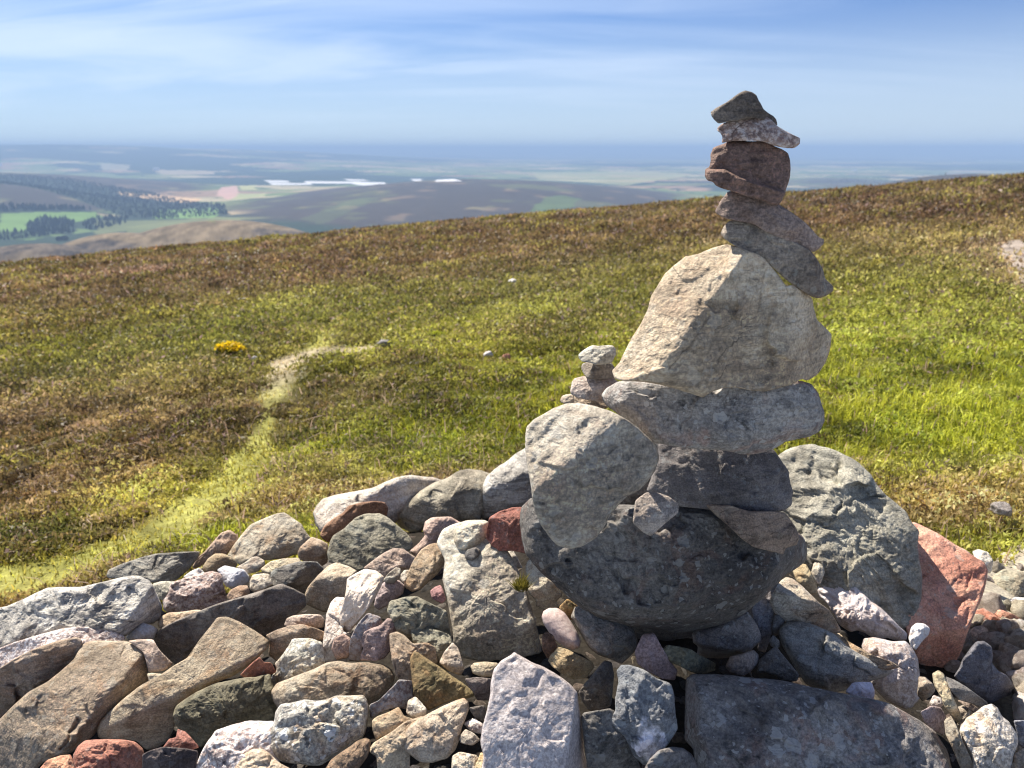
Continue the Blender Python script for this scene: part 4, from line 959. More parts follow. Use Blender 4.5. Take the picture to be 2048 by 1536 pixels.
S('slate', 'dark flat brown wedge on the right shoulder of the great boulder', 'H', '960,840 1080,850 1180,880 1280,880 1350,885 1400,960 1415,1010 1400,1040 1350,1055 1340,1085 1280,1070 1200,1050 1140,1010 1080,950 1020,900', '.15,-.95,.25 1200 960', Y=1.29, tint=(1.25,1.0,.82), chip=.8)
S('slate', 'dark bluish slab in the stack, third from the bottom, under the long block', 'H', '690,790 720,700 750,620 745,560 850,540 1000,560 1150,570 1290,585 1330,640 1365,690 1375,750 1388,790 1380,850 1340,880 1280,890 1170,900 1080,880 960,870 870,860 820,850 760,810', '.08,-.88,.46 1050 700;.05,-.98,.0 1050 800', Y=1.33, name='slab', cat='slab', tint=(1.0,.98,1.02), th=.6)
S('dark', 'long grey block with black lichen lying across the middle of the stack', 'I', '68,1065 100,1020 160,985 240,972 330,965 420,970 520,980 670,990 720,1000 800,985 900,985 1000,1000 1100,990 1180,985 1250,978 1310,1000 1350,1050 1365,1110 1385,1160 1388,1220 1360,1280 1300,1310 1220,1325 1150,1340 1090,1380 1040,1400 950,1415 880,1412 840,1400 760,1388 640,1385 520,1372 430,1355 360,1345 310,1300 260,1250 220,1215 150,1165 110,1140 85,1110', '.0,-.96,.28 750 1150;0,-.98,-.1 760 1280;-.70,-.45,.55 200 1080;T 500 1010', Y=1.22, name='block', cat='block', rnd=.15, tint=(1.7,1.65,1.6), th=.45)
S('pale', 'big grey and cream boulder leaning against the left of the stack, half lit', 'H', '120,520 125,480 160,445 210,420 250,395 310,370 380,370 460,385 530,410 600,445 660,490 710,540 745,590 752,640 735,690 700,740 660,780 600,810 560,850 520,900 490,960 450,1010 390,1045 330,1058 270,1040 230,1000 190,940 165,880 150,800 140,730 125,640 118,580', '-.42,-.52,.74 400 575;.30,-.95,.02 405 580', Y=1.12, name='boulder', cat='boulder', tint=(.84,.84,.83), rnd=.12, th=.6, crack='3 395,600 440,660 500,730 545,830', chip=.7)
S('slate', 'small angular grey stone wedged under the leaning half-lit boulder', 'H', '632,880 640,830 690,790 750,793 800,810 848,850 840,890 790,930 740,975 710,1000 670,975 628,935', '.0,-.8,.6 720 850;.1,-.98,-.1 720 930', Y=1.19, tint=(2.1,1.95,1.85), chip=1.2)
# little stack behind
S('tan', 'small orange pebble at the left foot of the little stack', 'M', '535,1075 570,1010 640,985 710,980 755,1020 760,1120 680,1140 600,1135 550,1110', 'M', Y=1.42, name='pebble', cat='pebble', rnd=.5)
S('tan', 'flat shaded stone at the bottom of the little stack', 'M', '740,1130 745,1020 800,1010 950,1040 1200,1080 1280,1200 1150,1210 950,1190 800,1160', 'M', Y=1.42, tint=(.85,.8,.75), th=1.)
S('grey', 'grooved mauve-grey stone carrying the two pale ones of the little stack', 'M', '695,930 720,790 760,740 900,705 950,720 1100,730 1350,725 1430,800 1330,880 1290,950 1240,1100 1190,1120 1100,1095 950,1075 800,1040 700,980', '-.1,-.5,.85 950 860;-.05,-.95,.25 900 930', Y=1.40, tint=(1.2,1.1,1.08), th=.8)
S('grey', 'small oval grey stone, second from the top of the little stack', 'M', '858,570 880,515 960,490 1060,500 1160,510 1240,500 1330,505 1370,560 1390,620 1385,690 1390,740 1250,755 1150,758 1050,755 950,745 910,690 870,620', 'M 1080 620;S 1080 680', Y=1.41, tint=(1.35,1.3,1.2), th=.8)
S('pale', 'small pale grey stone on top of the little stack', 'M', '818,380 880,320 960,270 1040,232 1120,245 1200,240 1290,228 1360,240 1400,290 1400,370 1370,430 1340,500 1240,520 1150,540 1070,535 1040,515 960,495 880,490 830,440', 'M 1100 380;S 1150 470', Y=1.40, tint=(1.05,1.1,1.12), th=.8)
# upper stack
S('pale', 'largest stone of the stack, a big pyramid with a sunlit cream left face', 'I', '130,920 175,870 215,790 250,720 300,640 340,560 360,480 390,430 440,350 500,295 560,245 640,230 720,195 810,172 870,185 950,215 1030,255 1080,310 1130,380 1160,420 1200,410 1250,440 1310,490 1325,560 1340,620 1380,655 1430,705 1420,790 1390,880 1350,940 1290,980 1250,970 1200,1000 1130,1020 1040,1045 960,1040 860,1020 790,1020 720,1045 670,1078 610,1060 500,1025 400,1000 310,985 200,982 140,965', '-.62,-.42,.66 640 580;.30,-.94,.12 650 585;-.12,-.80,-.58 420 925;.72,-.68,.05 1200 640', Y=1.17, name='boulder', cat='boulder', rnd=.0, th=.5, chip=.15, tint=(1.0,.91,.79), crack='4 460,920 520,850 580,790 640,700 700,590|2 900,670 970,600|3 1160,430 1190,560 1270,700 1300,820', rough=.8)
S('grey', 'lower of the two slanted flat stones above the pyramid stone', 'J', '263,1035 290,985 325,955 380,950 440,955 500,975 560,1005 640,1040 720,1080 790,1110 850,1145 900,1210 935,1270 950,1330 975,1355 1005,1385 1000,1415 960,1440 910,1463 860,1450 810,1420 760,1385 700,1345 640,1290 590,1240 540,1195 470,1165 400,1140 330,1100 285,1065', '.2,-.95,.15 600 1130;.75,-.6,.2 900 1300;W 300 1010', Y=1.22, name='slab', cat='slab', tint=(1.0,.93,.85), chip=.8, th=.7)
S('mauve', 'upper of the two slanted flat stones, tapering to a point on the right', 'J', '228,885 250,850 270,815 310,760 380,750 450,765 540,800 620,830 700,880 760,920 820,965 870,1020 910,1060 943,1075 940,1105 905,1140 870,1158 820,1135 760,1110 700,1085 620,1050 550,1020 500,985 440,965 370,955 320,945 270,925 235,905', '.2,-.95,.2 550 870;-.6,-.75,.2 330 850;.1,-.97,-.1 650 980', Y=1.22, name='slab', cat='slab', tint=(.75,.72,.74), chip=.9, th=.8)
S('mauve', 'blocky reddish grey stone with a ledge, third from the top of the stack', 'J', '195,520 215,475 255,458 285,448 340,425 390,425 450,432 520,430 575,440 620,468 670,485 705,510 722,570 722,640 712,700 690,770 660,830 635,855 590,845 520,815 440,795 340,762 290,748 235,725 215,700 180,690 163,660 168,615 195,600 200,560', '.15,-.97,.15 480 600;-.1,-.6,.8 380 470;W 230 560', Y=1.22, tint=(.72,.60,.58), th=.9, rough=1.3, dent='.22 5 163,615 290,610 400,665 590,725 700,760 640,870 150,760')
S('speckled', 'pale speckled wedge pointing right, second from the top of the stack', 'J', '243,345 270,320 310,305 370,280 430,270 500,265 560,270 600,295 640,335 690,365 740,392 783,412 780,450 745,478 690,478 620,465 560,440 520,432 440,430 350,430 300,440 272,445 275,405 262,380 245,365', '.05,-.88,.46 450 350;.05,-.9,-.4 450 410', Y=1.22, tint=(.78,.7,.68), th=1.0)
S('slate', 'dark brown peaked stone on top of the stack', 'J', '197,243 235,215 300,180 345,150 385,118 425,98 470,110 500,130 515,165 530,190 545,222 580,250 610,268 632,292 638,330 600,318 560,295 520,288 490,280 440,290 390,297 330,303 250,318 225,295 205,270', '.0,-.97,.2 400 200;-.5,-.4,.75 320 170;.7,-.7,0 540 230', Y=1.22, tint=(1.05,.92,.8), th=.9)
# ------------------------------------------------------------------ loose small stones in the gaps of the heap
def blob_mesh(seed, det=3, rough=.16, el=(1, .8, .6)):
    import bmesh
    bm = bmesh.new(); bmesh.ops.create_icosphere(bm, subdivisions=det, radius=1)
    P = np.array([q.co[:] for q in bm.verts]); rg = np.random.default_rng(seed)
    nn = rg.normal(size=(15, 3)); nn /= np.linalg.norm(nn, axis=1)[:, None]; dd = rg.uniform(.62, .92, 15)
    proj = P @ nn.T
    sc_ = np.where(proj > 0.05, dd / np.maximum(proj, .05), 9).min(1)
    P = P * np.minimum(1, sc_)[:, None] * np.array(el)
    P = P * (1 + rough * fbm(P * 1.7 + seed, 4, seed))[:, None]
    for q, c in zip(bm.verts, P): q.co = c
    me = bpy.data.meshes.new('small_stone'); bm.to_mesh(me); bm.free()
    me.polygons.foreach_set('use_smooth', np.ones(len(me.polygons), bool))
    return me
def el_(): return (1, random.uniform(.6, .95), random.uniform(.45, .8))
fill_m = ['grey', 'tan', 'pale', 'mauve', 'slate', 'green', 'speckled', 'white']
bases = {}
for m_ in fill_m:
    for v_ in range(3):
        me = blob_mesh(100 + len(bases) * 7, 4, .2, el_()); me.materials.append(MAT[m_]); bases[(m_, v_)] = me
def put(name, label, cat, group, m_, p, s_, kk=1.):
    o = bpy.data.objects.new(name, bases[(m_, random.randrange(3))]); col.objects.link(o)
    o.location = p; o.scale = (s_, s_, s_); o.rotation_euler = [random.uniform(-.6, .6), random.uniform(-.6, .6), random.uniform(0, 6.3)]
    k_ = kk * random.uniform(.75, 1.15); o.color = (k_, k_ * random.uniform(.94, 1), k_ * random.uniform(.88, 1), 1)
    tag(o, label, cat, group); return o
nf_ = 0
tries = 0
while nf_ < 210 and tries < 24000:
    tries += 1
    px = random.uniform(-30, 1960); py = random.uniform(1030, 1560)
    iy, ix = bidx(px, py)
    if not (0 <= iy < BUF.shape[0] and 0 <= ix < BUF.shape[1]) or BUF[iy, ix] < 50: continue
    t = hit(px, py, heap_core, 6); p = CAM + rays(px, py) * t
    if p[0] > 1.2 or heap_core(p[0], p[1]) < terrain(p[0], p[1]) + .02 or np.hypot(p[0], p[1]) > np.interp(math.atan2(p[0], p[1]), BACK[0], BACK[1]) + .02: continue
    s_ = random.uniform(.012, .036)
    p[2] -= .012
    put('small_stone', 'small stone lying deep in a gap between the big stones', 'stone', 'small stones in the gaps of the heap', random.choice(['slate', 'slate', 'grey', 'mauve', 'tan']), p, s_, .5)
    b_ = int(s_ / t * F / CELL * .7); BUF[max(0, iy - b_):iy + b_ + 1, max(0, ix - b_):ix + b_ + 1] = 40
    nf_ += 1
print('fillers', nf_)
# the far and near flanks of the heap, which the photograph does not show but a step aside would
fl_ = 0; tries = 0
while fl_ < 170 and tries < 4000:
    tries += 1
    x_ = random.uniform(-1.7, 1.5); y_ = random.uniform(.75, 2.6)
    z_ = float(heap_core(np.array(x_), np.array(y_)))
    if z_ < terrain(np.array(x_), np.array(y_)) + .02 or math.hypot(x_, y_) < .95: continue
    s_ = random.uniform(.035, .08); P_ = np.array([x_, y_, z_ + .3 * s_])
    q_ = P_ - CAM; dz = q_ @ FV; px = 1024 + q_[0] / dz * F; py = 768 - (q_ @ UV) / dz * F; rr_ = s_ / dz * F
    if -rr_ < px < 2048 + rr_ and py < 1536 + rr_:
        i0, j0 = bidx(px - rr_, py - rr_)[1], bidx(px, py - rr_)[0]; i1, j1 = bidx(px + rr_, py)[1], bidx(px, py + rr_)[0]
        if i0 < 0 or j0 < 0 or j1 >= BUF.shape[0] or i1 >= BUF.shape[1]: continue
        if BUF[j0:j1 + 1, i0:i1 + 1].max() > dz - s_ - .02: continue
    put('stone', 'grey or buff stone on the hidden flanks of the heap', 'stone', 'stones on the hidden flanks of the heap', random.choice(fill_m[:7]), P_, s_, .85)
    fl_ += 1
print('flank', fl_)

# pale scree to the right of the heap
def rsurf(x, y): return surf(x, y)
KX = lambda q: [(float(a.split(',')[0]) / 2.792 + 1500, float(a.split(',')[1]) / 2.792 + 850) for a in q.split()]
S('grey', 'large flat grey-green stone on the pale scree at the right edge', 'K', '1305,900 1340,850 1420,800 1540,825 1660,850 1640,930 1500,960 1440,975 1390,945 1310,935', 'T 1420 850', tint=(1.25,1.28,1.1), Y=2.35)
S('red', 'left of the two salmon red stones on the pale scree', 'K', '1250,1040 1300,1020 1370,1060 1420,1100 1425,1145 1350,1125 1270,1090', 'M', Y=2.1, tint=(1,1.1,1.05))
S('red', 'right of the two salmon red stones on the pale scree', 'K', '1340,1040 1400,1030 1480,1060 1525,1095 1440,1105', 'M', Y=2.16, tint=(1.05,1.3,1.25))
S('pale', 'white scree stone below the left salmon red one', 'K', '1205,1180 1250,1125 1330,1115 1370,1180 1350,1235 1290,1220 1220,1205', 'M', Y=1.98, tint=(1.1,1.1,1.1))
S('grey', 'bluish white stone on the scree just under the large flat one', 'K', '1430,985 1480,960 1540,965 1600,1010 1560,1060 1480,1040 1440,1020', 'M', Y=2.25, tint=(1.5,1.55,1.7))
S('pale', 'pale bar-shaped stone on the scree left of the bluish white one', 'K', '1285,960 1340,950 1430,990 1440,1025 1380,1020 1300,1000', 'M', Y=2.24, tint=(.95,1,.85))
sc_n = 0; tries = 0
while sc_n < 230 and tries < 20000:
    tries += 1
    px = random.uniform(1850, 2130); py = random.uniform(1125, 1530)
    if py < 1125 + (px - 1950) * .15: continue
    iy, ix = bidx(px, py)
    if not (0 <= iy < BUF.shape[0] and 0 <= ix < BUF.shape[1]) or BUF[iy, ix] < 50: continue
    t = hit(px, py, heap_core, 8); p = CAM + rays(px, py) * t
    if not (scree(p[0], p[1]) or p[0] > 1.15 and py > 1150): continue
    s_ = random.choice([.014, .018, .022, .028, .036, .05]) * random.uniform(.85, 1.15)
    p[2] += s_ * .15
    put('pebble', 'pale pebble among many others on the scree at the right edge', 'pebble', 'pale pebbles of the scree', random.choice(['pale', 'pale', 'white', 'tan', 'speckled', 'pale']), p, s_)
    b_ = int(s_ / t * F / CELL * .55); BUF[max(0, iy - b_):iy + b_ + 1, max(0, ix - b_):ix + b_ + 1] = 40
    sc_n += 1
print('scree', sc_n)
# ------------------------------------------------------------------ heather and grass
def leaf_mat(name, trans=.45):
    k = NT(name)
    at = k.n('ShaderNodeAttribute', attribute_name='Col')
    k.l(at.outputs['Color'], k.b.inputs['Base Color'])
    k.b.inputs['Roughness'].default_value = .55; k.b.inputs['Specular IOR Level'].default_value = .35
    tr = k.n('ShaderNodeBsdfTranslucent'); k.l(at.outputs['Color'], tr.inputs[0])
    mx = k.n('ShaderNodeMixShader'); mx.inputs[0].default_value = trans
    k.l(k.b.outputs[0], mx.inputs[1]); k.l(tr.outputs[0], mx.inputs[2]); k.l(mx.outputs[0], k.out.inputs[0])
    return k.m
ML = leaf_mat('leaf')
def scatter(n, r0, r1, azr, seed):
    rg = np.random.default_rng(seed)
    # sampling follows how the ground is seen, so distant ground is not starved
    u_ = rg.uniform(0, 1, n); r = 1 / (1 / r0 + (1 / r1 - 1 / r0) * u_ ** .85)
    a = rg.uniform(-azr, azr, n)
    return r * np.sin(a), r * np.cos(a), r, rg
def on_heap(x, y): return (heap_core(x, y) > terrain(x, y) - .01)
def blades(name, x, y, r, rg, hgt, wid, lean, colr, per, spread, zoff=0.):
    n = len(x)
    X = np.repeat(x, per); Y = np.repeat(y, per); R = np.repeat(r, per); C = np.repeat(colr, per, 0)
    H = np.repeat(hgt, per) * rg.uniform(.5, 1.15, n * per); W = np.repeat(wid, per)
    SP = np.repeat(spread, per)
    X = X + rg.normal(0, 1, n * per) * SP; Y = Y + rg.normal(0, 1, n * per) * SP
    Z = terrain(X, Y) + zoff - .01
    th = rg.uniform(0, 2 * np.pi, n * per); ln = np.abs(rg.normal(0, 1, n * per)) * lean
    dx, dy = np.cos(th) * ln * H, np.sin(th) * ln * H
    ph = rg.uniform(0, 2 * np.pi, n * per); wx, wy = np.cos(ph) * W * .5, np.sin(ph) * W * .5
    v0 = np.stack([X - wx, Y - wy, Z], -1); v1 = np.stack([X + wx, Y + wy, Z], -1)
    v2 = np.stack([X + dx * .45 + wx * .8, Y + dy * .45 + wy * .8, Z + H * .6], -1)
    v3 = np.stack([X + dx * .45 - wx * .8, Y + dy * .45 - wy * .8, Z + H * .6], -1)
    v4 = np.stack([X + dx, Y + dy, Z + H * (1 - .25 * ln)], -1)
    V = np.stack([v0, v1, v2, v3, v4], 1).reshape(-1, 3)
    b = np.arange(n * per)[:, None] * 5
    T = np.concatenate([b + [0, 1, 2], b + [0, 2, 3], b + [3, 2, 4]], 0)
    c = C * rg.uniform(.7, 1.3, (n * per, 1)) + rg.normal(0, .008, (n * per, 3))
    c = np.clip(c, .01, .8)
    o = mesh_obj(name, V, T, ML, False, colors=np.repeat(c, 5, 0))
    return o
AZR = math.radians(47)
# grass
x, y, r, rg = scatter(52000, 1.9, 26, AZR, 1)
c, hea, pm = moor_colour(x, y)
k_ = (rg.uniform(0, 1, len(x)) > hea * .8) & ~on_heap(x, y) & (rg.uniform(0, 1, len(x)) > pm * .05)
x, y, r, c, pm = x[k_], y[k_], r[k_], c[k_], pm[k_]
lush = np.clip((c[:, 1] - c[:, 0]) * 16, 0, 1)
tn = fbm2(x * 2.2, y * 2.2, 3, 95)
hg = (.045 + .055 * lush * (1 + 1.2 * tn) + .03 * rg.uniform(0, 1, len(x))) * (1 - .3 * pm)
gc = c * np.array([1.6, 1.45, 1.1]) + np.array([.045, .035, .0])
gc = gc * rg.choice([.55, .8, 1., 1.25, 1.7], (len(x), 1)) * (1 + .5 * tn)[:, None]
o = blades('grass', x, y, r, rg, hg, .0035 + .0011 * r, .75, gc, 6, .03 + .008 * r)
tag(o, 'yellow-green grass growing over the moor in front of the heather', 'grass', kind='stuff')
# straw-coloured dead stems and seed heads
x, y, r, rg = scatter(6500, 2.2, 18, AZR, 2)
c, hea, pm = moor_colour(x, y)
k_ = ~on_heap(x, y) & (pm < .3) & (rg.uniform(0, 1, len(x)) < .35 + .65 * np.exp(-((x + 1.8) ** 2 / 4 + (y - 4.5) ** 2 / 6)))
x, y, r = x[k_], y[k_], r[k_]
gc = np.array([.50, .38, .26]) * rg.uniform(.6, 1.2, (len(x), 1)) + np.array([.06, 0, .03]) * rg.uniform(0, 1, (len(x), 1))
o = blades('dry_grass', x, y, r, rg, (.07 + .10 * rg.uniform(0, 1, len(x)) ** 2), .0028 + .0008 * r, .95, gc, 3, .05 + 0 * r)
tag(o, 'straw-coloured dead stems standing among the heather', 'dry grass', kind='stuff')
# heather: low domed cushions, each of many small leaves
def cushions(n0, r0, r1, per, seed, rc0, rck):
    x, y, r, rg = scatter(n0, r0, r1, AZR, seed)
    c, hea, pm = moor_colour(x, y)
    k_ = (rg.uniform(0, 1, len(x)) < hea * 1.1 + .45) & ~on_heap(x, y) & (pm < .12)
    x, y, r, c, hea = x[k_], y[k_], r[k_], c[k_], hea[k_]
    n = len(x)
    rc = (rc0 + rck * r) * rg.uniform(.55, 1.6, n)
    hc = np.minimum(rc * rg.uniform(.45, .8, n), .34) * (.6 + .4 * hea)
    tone = rg.choice([.45, .65, .9, 1.1, 1.4, 1.8], n)[:, None]
    pal = np.array([(.10, .07, .05), (.21, .20, .04), (.13, .14, .03), (.17, .10, .06), (.27, .25, .05), (.24, .17, .12)])
    mixw = (rg.uniform(0, 1, n) < .4)[:, None] * .55
    cc = (c * (1 - mixw) + pal[rg.integers(0, 6, n)] * mixw) * tone * 1.5 * np.array([1.03, 1, .95])
    a = rg.uniform(0, 6.283, (n, per)); q = np.sqrt(rg.uniform(0, 1, (n, per)))
    X = x[:, None] + rc[:, None] * q * np.cos(a) * 1.15; Y = y[:, None] + rc[:, None] * q * np.sin(a) * .9
    Z = terrain(X, Y) + hc[:, None] * np.sqrt(1 - q ** 2 * .96) * rg.uniform(.72, 1.12, (n, per)) - .01
    sz = (.0045 + .0019 * r)[:, None] * rg.uniform(.6, 1.4, (n, per)); sz = sz.ravel()
    m = n * per
    A = rg.normal(size=(m, 3)); A[:, 2] = np.abs(A[:, 2]) * 1.6; A /= np.linalg.norm(A, axis=1)[:, None]
    B = rg.normal(size=(m, 3)); B /= np.linalg.norm(B, axis=1)[:, None]
    P0 = np.stack([X.ravel(), Y.ravel(), Z.ravel()], -1)
    V = np.stack([P0 - A * sz[:, None], P0 + B * sz[:, None] * .5, P0 + A * sz[:, None] * 1.2, P0 - B * sz[:, None] * .5], 1).reshape(-1, 3)
    col_ = np.repeat(cc, per, 0) * rg.uniform(.78, 1.3, (m, 1))
    pk = rg.uniform(0, 1, m) < .03
    col_[pk] = np.array([.38, .26, .24]) * rg.uniform(.6, 1.3, (pk.sum(), 1))
    return V, np.clip(col_, .008, .8)
parts_ = [cushions(6500, 2.2, 14, 90, 3, .05, .012), cushions(15000, 7, 120, 46, 4, .09, .014)]
V = np.concatenate([q[0] for q in parts_]); C = np.concatenate([q[1] for q in parts_])
b = np.arange(len(V) // 4)[:, None] * 4
o = mesh_obj('heather', V, np.concatenate([b + [0, 1, 2], b + [0, 2, 3]], 0), ML, False, colors=np.repeat(C, 4, 0))
tag(o, 'brown and olive heather cushions covering the moor up to its edge', 'heather', kind='stuff')
n, per = len(V) // 4, 1
print('heather', n * per)

# moss tuft beside the pale block
def tuft(name, label, cat, p, n, h, rad, colour, w=.0015, seed=5):
    rg = np.random.default_rng(seed)
    V = []; T = []; C = []
    for k_ in range(n):
        a = rg.uniform(0, 6.28); q = rg.uniform(0, 1) ** .5 * rad
        bx, by = math.cos(a) * q, math.sin(a) * q
        H = h * rg.uniform(.5, 1.1); l = rg.normal(0, .45, 2) * H; ph = rg.uniform(0, 6.28)
        ww = np.array([math.cos(ph), math.sin(ph), 0]) * w
        p0 = np.array([bx, by, 0]); p1 = p0 + np.array([l[0] * .5, l[1] * .5, H * .6]); p2 = p0 + np.array([l[0], l[1], H])
        s_ = len(V); V += [p0 - ww, p0 + ww, p1 + ww, p1 - ww, p2]; T += [(s_, s_ + 1, s_ + 2), (s_, s_ + 2, s_ + 3), (s_ + 3, s_ + 2, s_ + 4)]
        C += [np.clip(np.array(colour) * rg.uniform(.6, 1.4), 0, .9)] * 5
    o = mesh_obj(name, np.array(V), np.array(T), ML, False, colors=np.array(C)); o.location = p
    return tag(o, label, cat)
iy, ix = bidx(1043, 1165)
tt = float(np.min(BUF[iy - 2:iy + 3, ix - 2:ix + 3])); tt = tt if tt < 5 else 1.6
tuft('moss_tuft', 'small yellow-green moss tuft growing between the long pale block and the stack', 'moss', CAM + rays(1043, 1178) * (tt - .01), 260, .026, .013, (.20, .17, .03), .0008)

# gorse in flower beside the path
def bush(px, py, R, label, flower):
    p = ground_at(px, py); rg = np.random.default_rng(int(px))
    root = bpy.data.objects.new('gorse_bush' if flower else 'bush', None); col.objects.link(root); root.location = p + np.array([0, 0, .13 if R > .11 else .05])
    tag(root, label, 'bush')
    def cards(name, n, c, s, up, sx):
        a = rg.normal(size=(n, 3)); a /= np.linalg.norm(a, axis=1)[:, None]; a[:, 2] = np.abs(a[:, 2])
        q = a * R * rg.uniform(.55, 1.0, (n, 1)) * np.array([sx, .8, .8]) + np.array([0, 0, up])
        A = rg.normal(size=(n, 3)) * s; B = rg.normal(size=(n, 3)) * s * .6
        V = np.stack([q - A, q + B, q + A, q - B], 1).reshape(-1, 3); b = np.arange(n)[:, None] * 4
        cc = np.array(c) * rg.uniform(.7, 1.3, (n, 1))
        mesh_obj(name, V, np.concatenate([b + [0, 1, 2], b + [0, 2, 3]]), ML, False, parent=root, colors=np.repeat(cc, 4, 0))
    cards('foliage', 500, (.06, .09, .02), R * .09, 0, 1.3)
    cards('flowers', 360, flower, R * .10, R * .22, 1.4)
bush(463, 728, .12, 'small gorse bush with bright yellow flowers left of the path', (.95, .70, .02))
bush(875, 690, .10, 'small yellow-flowered clump on the moor right of the dark rock', (.42, .45, .04))

def rock_at(px, py, s_, m_, label, tint=(1, 1, 1), name='stone'):
    me = blob_mesh(int(px + py), 4, .25, (1, .8, .62)); me.materials.append(MAT[m_])
    o = bpy.data.objects.new(name, me); col.objects.link(o); p = ground_at(px, py); p[2] += s_ * .55 + .06; o.location = p
    o.scale = (s_, s_, s_); o.rotation_euler = (0, 0, px); o.color = (*tint, 1); tag(o, label, 'stone')
rock_at(770, 706, .085, 'slate', 'dark grey rock on the moor at the end of the bare path', (1.4, 1.4, 1.5))
rock_at(1026, 580, .10, 'white', 'small bright white stone among the heather in the middle distance', (1.25, 1.3, 1.35))
rock_at(510, 733, .045, 'white', 'small white stone beside the path, right of the gorse', (1.2, 1.2, 1.3))
rock_at(977, 727, .05, 'white', 'low white stone in the grass left of the reddish one', (1.1, 1.05, 1.05))
rock_at(1014, 733, .05, 'red', 'small reddish stone in the grass behind the little stack', (1, 1, 1))
rock_at(455, 546, .10, 'slate', 'small bluish rock far out on the left of the moor', (1.8, 2.0, 2.6))
rock_at(1995, 1058, .05, 'pale', 'pale stone on the dry grass at the far right', (1, 1, 1.1))

# ------------------------------------------------------------------ trees in the valley
k = NT('far_foliage'); k.b.inputs['Roughness'].default_value = 1
oi = k.n('ShaderNodeObjectInfo'); n_ = k.noise(k.n('ShaderNodeTexCoord').outputs['Object'], .3, 3)
k.l(k.mix(k.ramp(n_, .35, .65), (.012, .022, .014), (.03, .05, .022)), k.b.inputs['Base Color']); MT = k.m
def tree_verts(rg, conifer=True):
    V = []; T = []
    if conifer:
        for lv in range(3):
            b = len(V); z0 = .15 + lv * .25; rad = .26 - lv * .07
            for j in range(6):
                a = j * 1.047 + lv * .5; rr_ = rad * rg.uniform(.75, 1.2); V.append((math.cos(a) * rr_, math.sin(a) * rr_, z0))
            V.append((0, 0, z0 + .42))
            T += [(b + j, b + (j + 1) % 6, b + 6) for j in range(6)]
    return V, T
rg = np.random.default_rng(9)
V = []; T = []
def add_wood(pts, n, h0, h1):
    P = far_poly(pts); xs = [q[0] for q in P]; ys = [q[1] for q in P]; c_ = 0; tr_ = 0
    while c_ < n and tr_ < n * 30:
        tr_ += 1
        x_ = rg.uniform(min(xs), max(xs)); y_ = rg.uniform(min(ys), max(ys))
        if not inpoly(np.array([x_]), np.array([y_]), P)[0]: continue
        z_ = float(farz(np.array([x_]), np.array([y_]))[0]); H = rg.uniform(h0, h1)
        v_, t_ = tree_verts(rg); b = len(V)
        V.extend([(a_ * H * 1.3 + x_, b__ * H * 1.3 + y_, c__ * H + z_) for a_, b__, c__ in v_]); T.extend([tuple(q + b for q in t) for t in t_]); c_ += 1
add_wood([(-80, 350), (0, 350), (130, 358), (300, 386), (450, 410), (455, 432), (330, 440), (240, 432), (160, 400), (60, 376), (-80, 366)], 3600, 7, 12)
add_wood([(-60, 416), (160, 418), (190, 422), (0, 427)], 180, 10, 18)
add_wood([(50, 452), (90, 436), (150, 440), (150, 468), (60, 470)], 160, 10, 17)
add_wood([(160, 448), (200, 436), (260, 436), (250, 452), (180, 462)], 100, 10, 16)
add_wood([(0, 466), (80, 460), (100, 474), (0, 486)], 70, 8, 14)
add_wood([(290, 428), (330, 424), (330, 436), (290, 440)], 25, 10, 18)
add_wood([(1620, 368), (1760, 354), (1890, 349), (1900, 353), (1700, 370)], 260, 7, 11)
o = mesh_obj('conifer_wood', np.array(V), np.array(T), MT, False)
tag(o, 'dark conifer plantations on the far valley sides', 'forest', kind='stuff')
# the lone clump on the tan ridge
def lone_tree(px, py, Rm, label):
    t = hit(px, py, farz, 60000); p = CAM + rays(px, py) * t
    root = bpy.data.objects.new('tree', None); col.objects.link(root); root.location = p
    tag(root, label, 'tree', 'trees of the clump on the tan ridge')
    import bmesh
    bm = bmesh.new(); bmesh.ops.create_cone(bm, segments=7, radius1=Rm * .09, radius2=Rm * .05, depth=Rm * .9)
    me = bpy.data.meshes.new('trunk'); bm.to_mesh(me); bm.free(); me.materials.append(MT)
    o = bpy.data.objects.new('trunk', me); o.parent = root; o.location = (0, 0, Rm * .4); col.objects.link(o)
    n = 500; rg2 = np.random.default_rng(int(px)); a = rg2.normal(size=(n, 3)); a /= np.linalg.norm(a, axis=1)[:, None]
    q = a * Rm * rg2.uniform(.5, 1, (n, 1)) * np.array([1, 1, .75]) * (1 + .25 * fbm(a * 2, 2, 5))[:, None] + np.array([0, 0, Rm * .95])
    A = rg2.normal(size=(n, 3)) * Rm * .1; B = rg2.normal(size=(n, 3)) * Rm * .1
    V = np.stack([q - A, q + B, q + A, q - B], 1).reshape(-1, 3); b = np.arange(n)[:, None] * 4
    mesh_obj('crown', V, np.concatenate([b + [0, 1, 2], b + [0, 2, 3]]), MT, False, parent=root)
t_ = hit(125, 482, farz, 60000); m_px = t_ / F
lone_tree(119, 483, 6 * m_px, 'left tree of the dark clump on the tan ridge'); lone_tree(131, 482, 6.5 * m_px, 'right tree of the dark clump on the tan ridge')
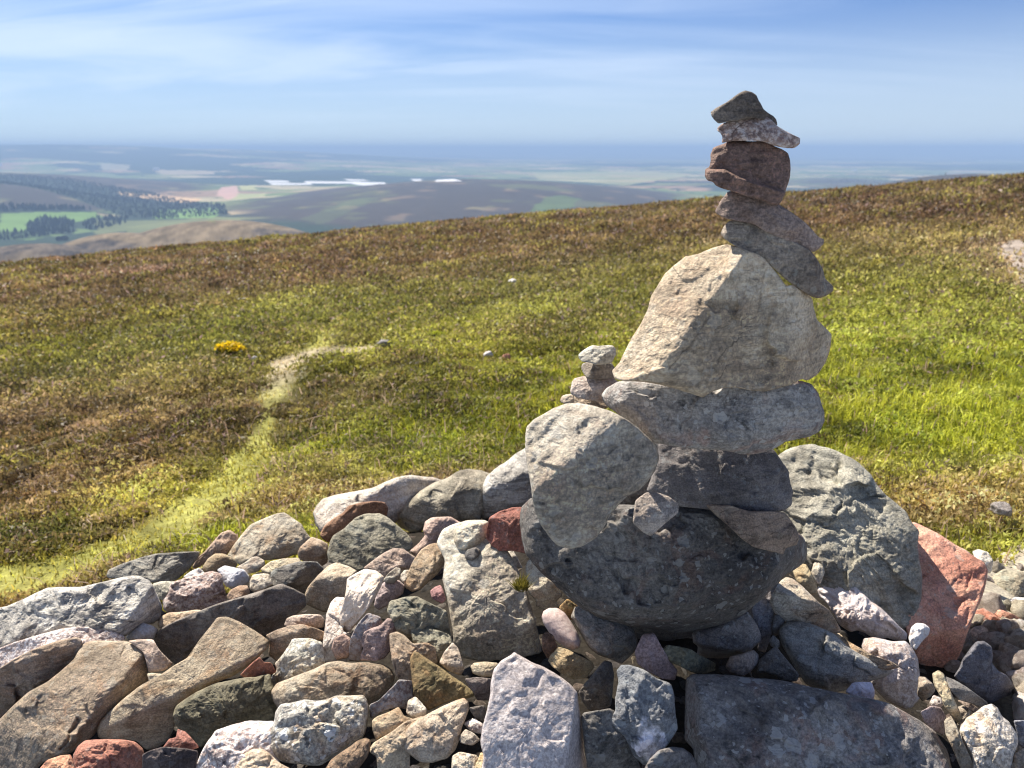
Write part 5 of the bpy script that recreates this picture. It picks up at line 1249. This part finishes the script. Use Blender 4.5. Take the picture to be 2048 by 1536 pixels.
# distant white farm buildings
def house(px, py, wpx, hpx, label):
    t = hit(px, py, farz, 60000); p = CAM + rays(px, py) * t; w_ = wpx * t / F; h_ = hpx * t / F
    root = bpy.data.objects.new('farmhouse', None); col.objects.link(root); root.location = p; tag(root, label, 'building')
    V = np.array([(sx * w_ / 2, sy * w_ * .25, z_) for z_ in (-h_ * .2, h_ * .7) for sx, sy in ((-1, -1), (1, -1), (1, 1), (-1, 1))])
    k = NT('white_wall'); k.b.inputs['Base Color'].default_value = (.85, .85, .85, 1)
    mesh_obj('wall', V, [(0, 1, 5, 4), (1, 2, 6, 5), (2, 3, 7, 6), (3, 0, 4, 7)], k.m, False, parent=root)
    k = NT('grey_roof'); k.b.inputs['Base Color'].default_value = (.6, .6, .62, 1)
    R = np.array([(-w_ * .53, -w_ * .28, h_ * .7), (w_ * .53, -w_ * .28, h_ * .7), (w_ * .53, w_ * .28, h_ * .7), (-w_ * .53, w_ * .28, h_ * .7), (-w_ * .53, 0, h_ * 1.2), (w_ * .53, 0, h_ * 1.2)])
    mesh_obj('roof', R, [(0, 1, 5, 4), (2, 3, 4, 5), (0, 4, 3), (1, 2, 5)], k.m, False, parent=root)
house(313, 342, 10, 6, 'white farm building in the left distance, in the middle of the fields')
house(1, 333, 6, 7, 'white building far away at the left edge of the view')
house(1709, 342, 8, 2.5, 'tiny white building in the distance right of the stack')
house(1961, 322, 8, 2.5, 'farthest white building near the right edge, below the horizon')

# ------------------------------------------------------------------ haze
def box(name, x0, x1, y0, y1, z0, z1):
    V = np.array([(x, y, z) for z in (z0, z1) for x, y in ((x0, y0), (x1, y0), (x1, y1), (x0, y1))])
    return mesh_obj(name, V, [(3, 2, 1, 0), (4, 5, 6, 7), (0, 1, 5, 4), (1, 2, 6, 5), (2, 3, 7, 6), (3, 0, 4, 7)], None, False)
zmax = max(max((o.matrix_basis @ Vector(c))[2] for c in o.bound_box) for o in col.objects if o.type == 'MESH' and not o.parent)
zmin = min(min((o.matrix_basis @ Vector(c))[2] for c in o.bound_box) for o in col.objects if o.type == 'MESH' and not o.parent)
print('z range', zmin, zmax)
hz = box('haze', -66000, 66000, -300, 66000, zmin - 1, max(zmax, 1.6) + .5)
hm = bpy.data.materials.new('haze'); hm.use_nodes = True
h_ = hm.node_tree; h_.nodes.clear()
ho = h_.nodes.new('ShaderNodeOutputMaterial'); hv = h_.nodes.new('ShaderNodeVolumePrincipled')
hv.inputs['Color'].default_value = HAZE_COL; hv.inputs['Density'].default_value = HAZE_D
hv.inputs['Anisotropy'].default_value = 0.0
h_.links.new(hv.outputs[0], ho.inputs['Volume'])
hz.data.materials.append(hm)
tag(hz, 'blue summer haze over the lowlands', 'haze', kind='stuff')
bpy.context.view_layer.update()
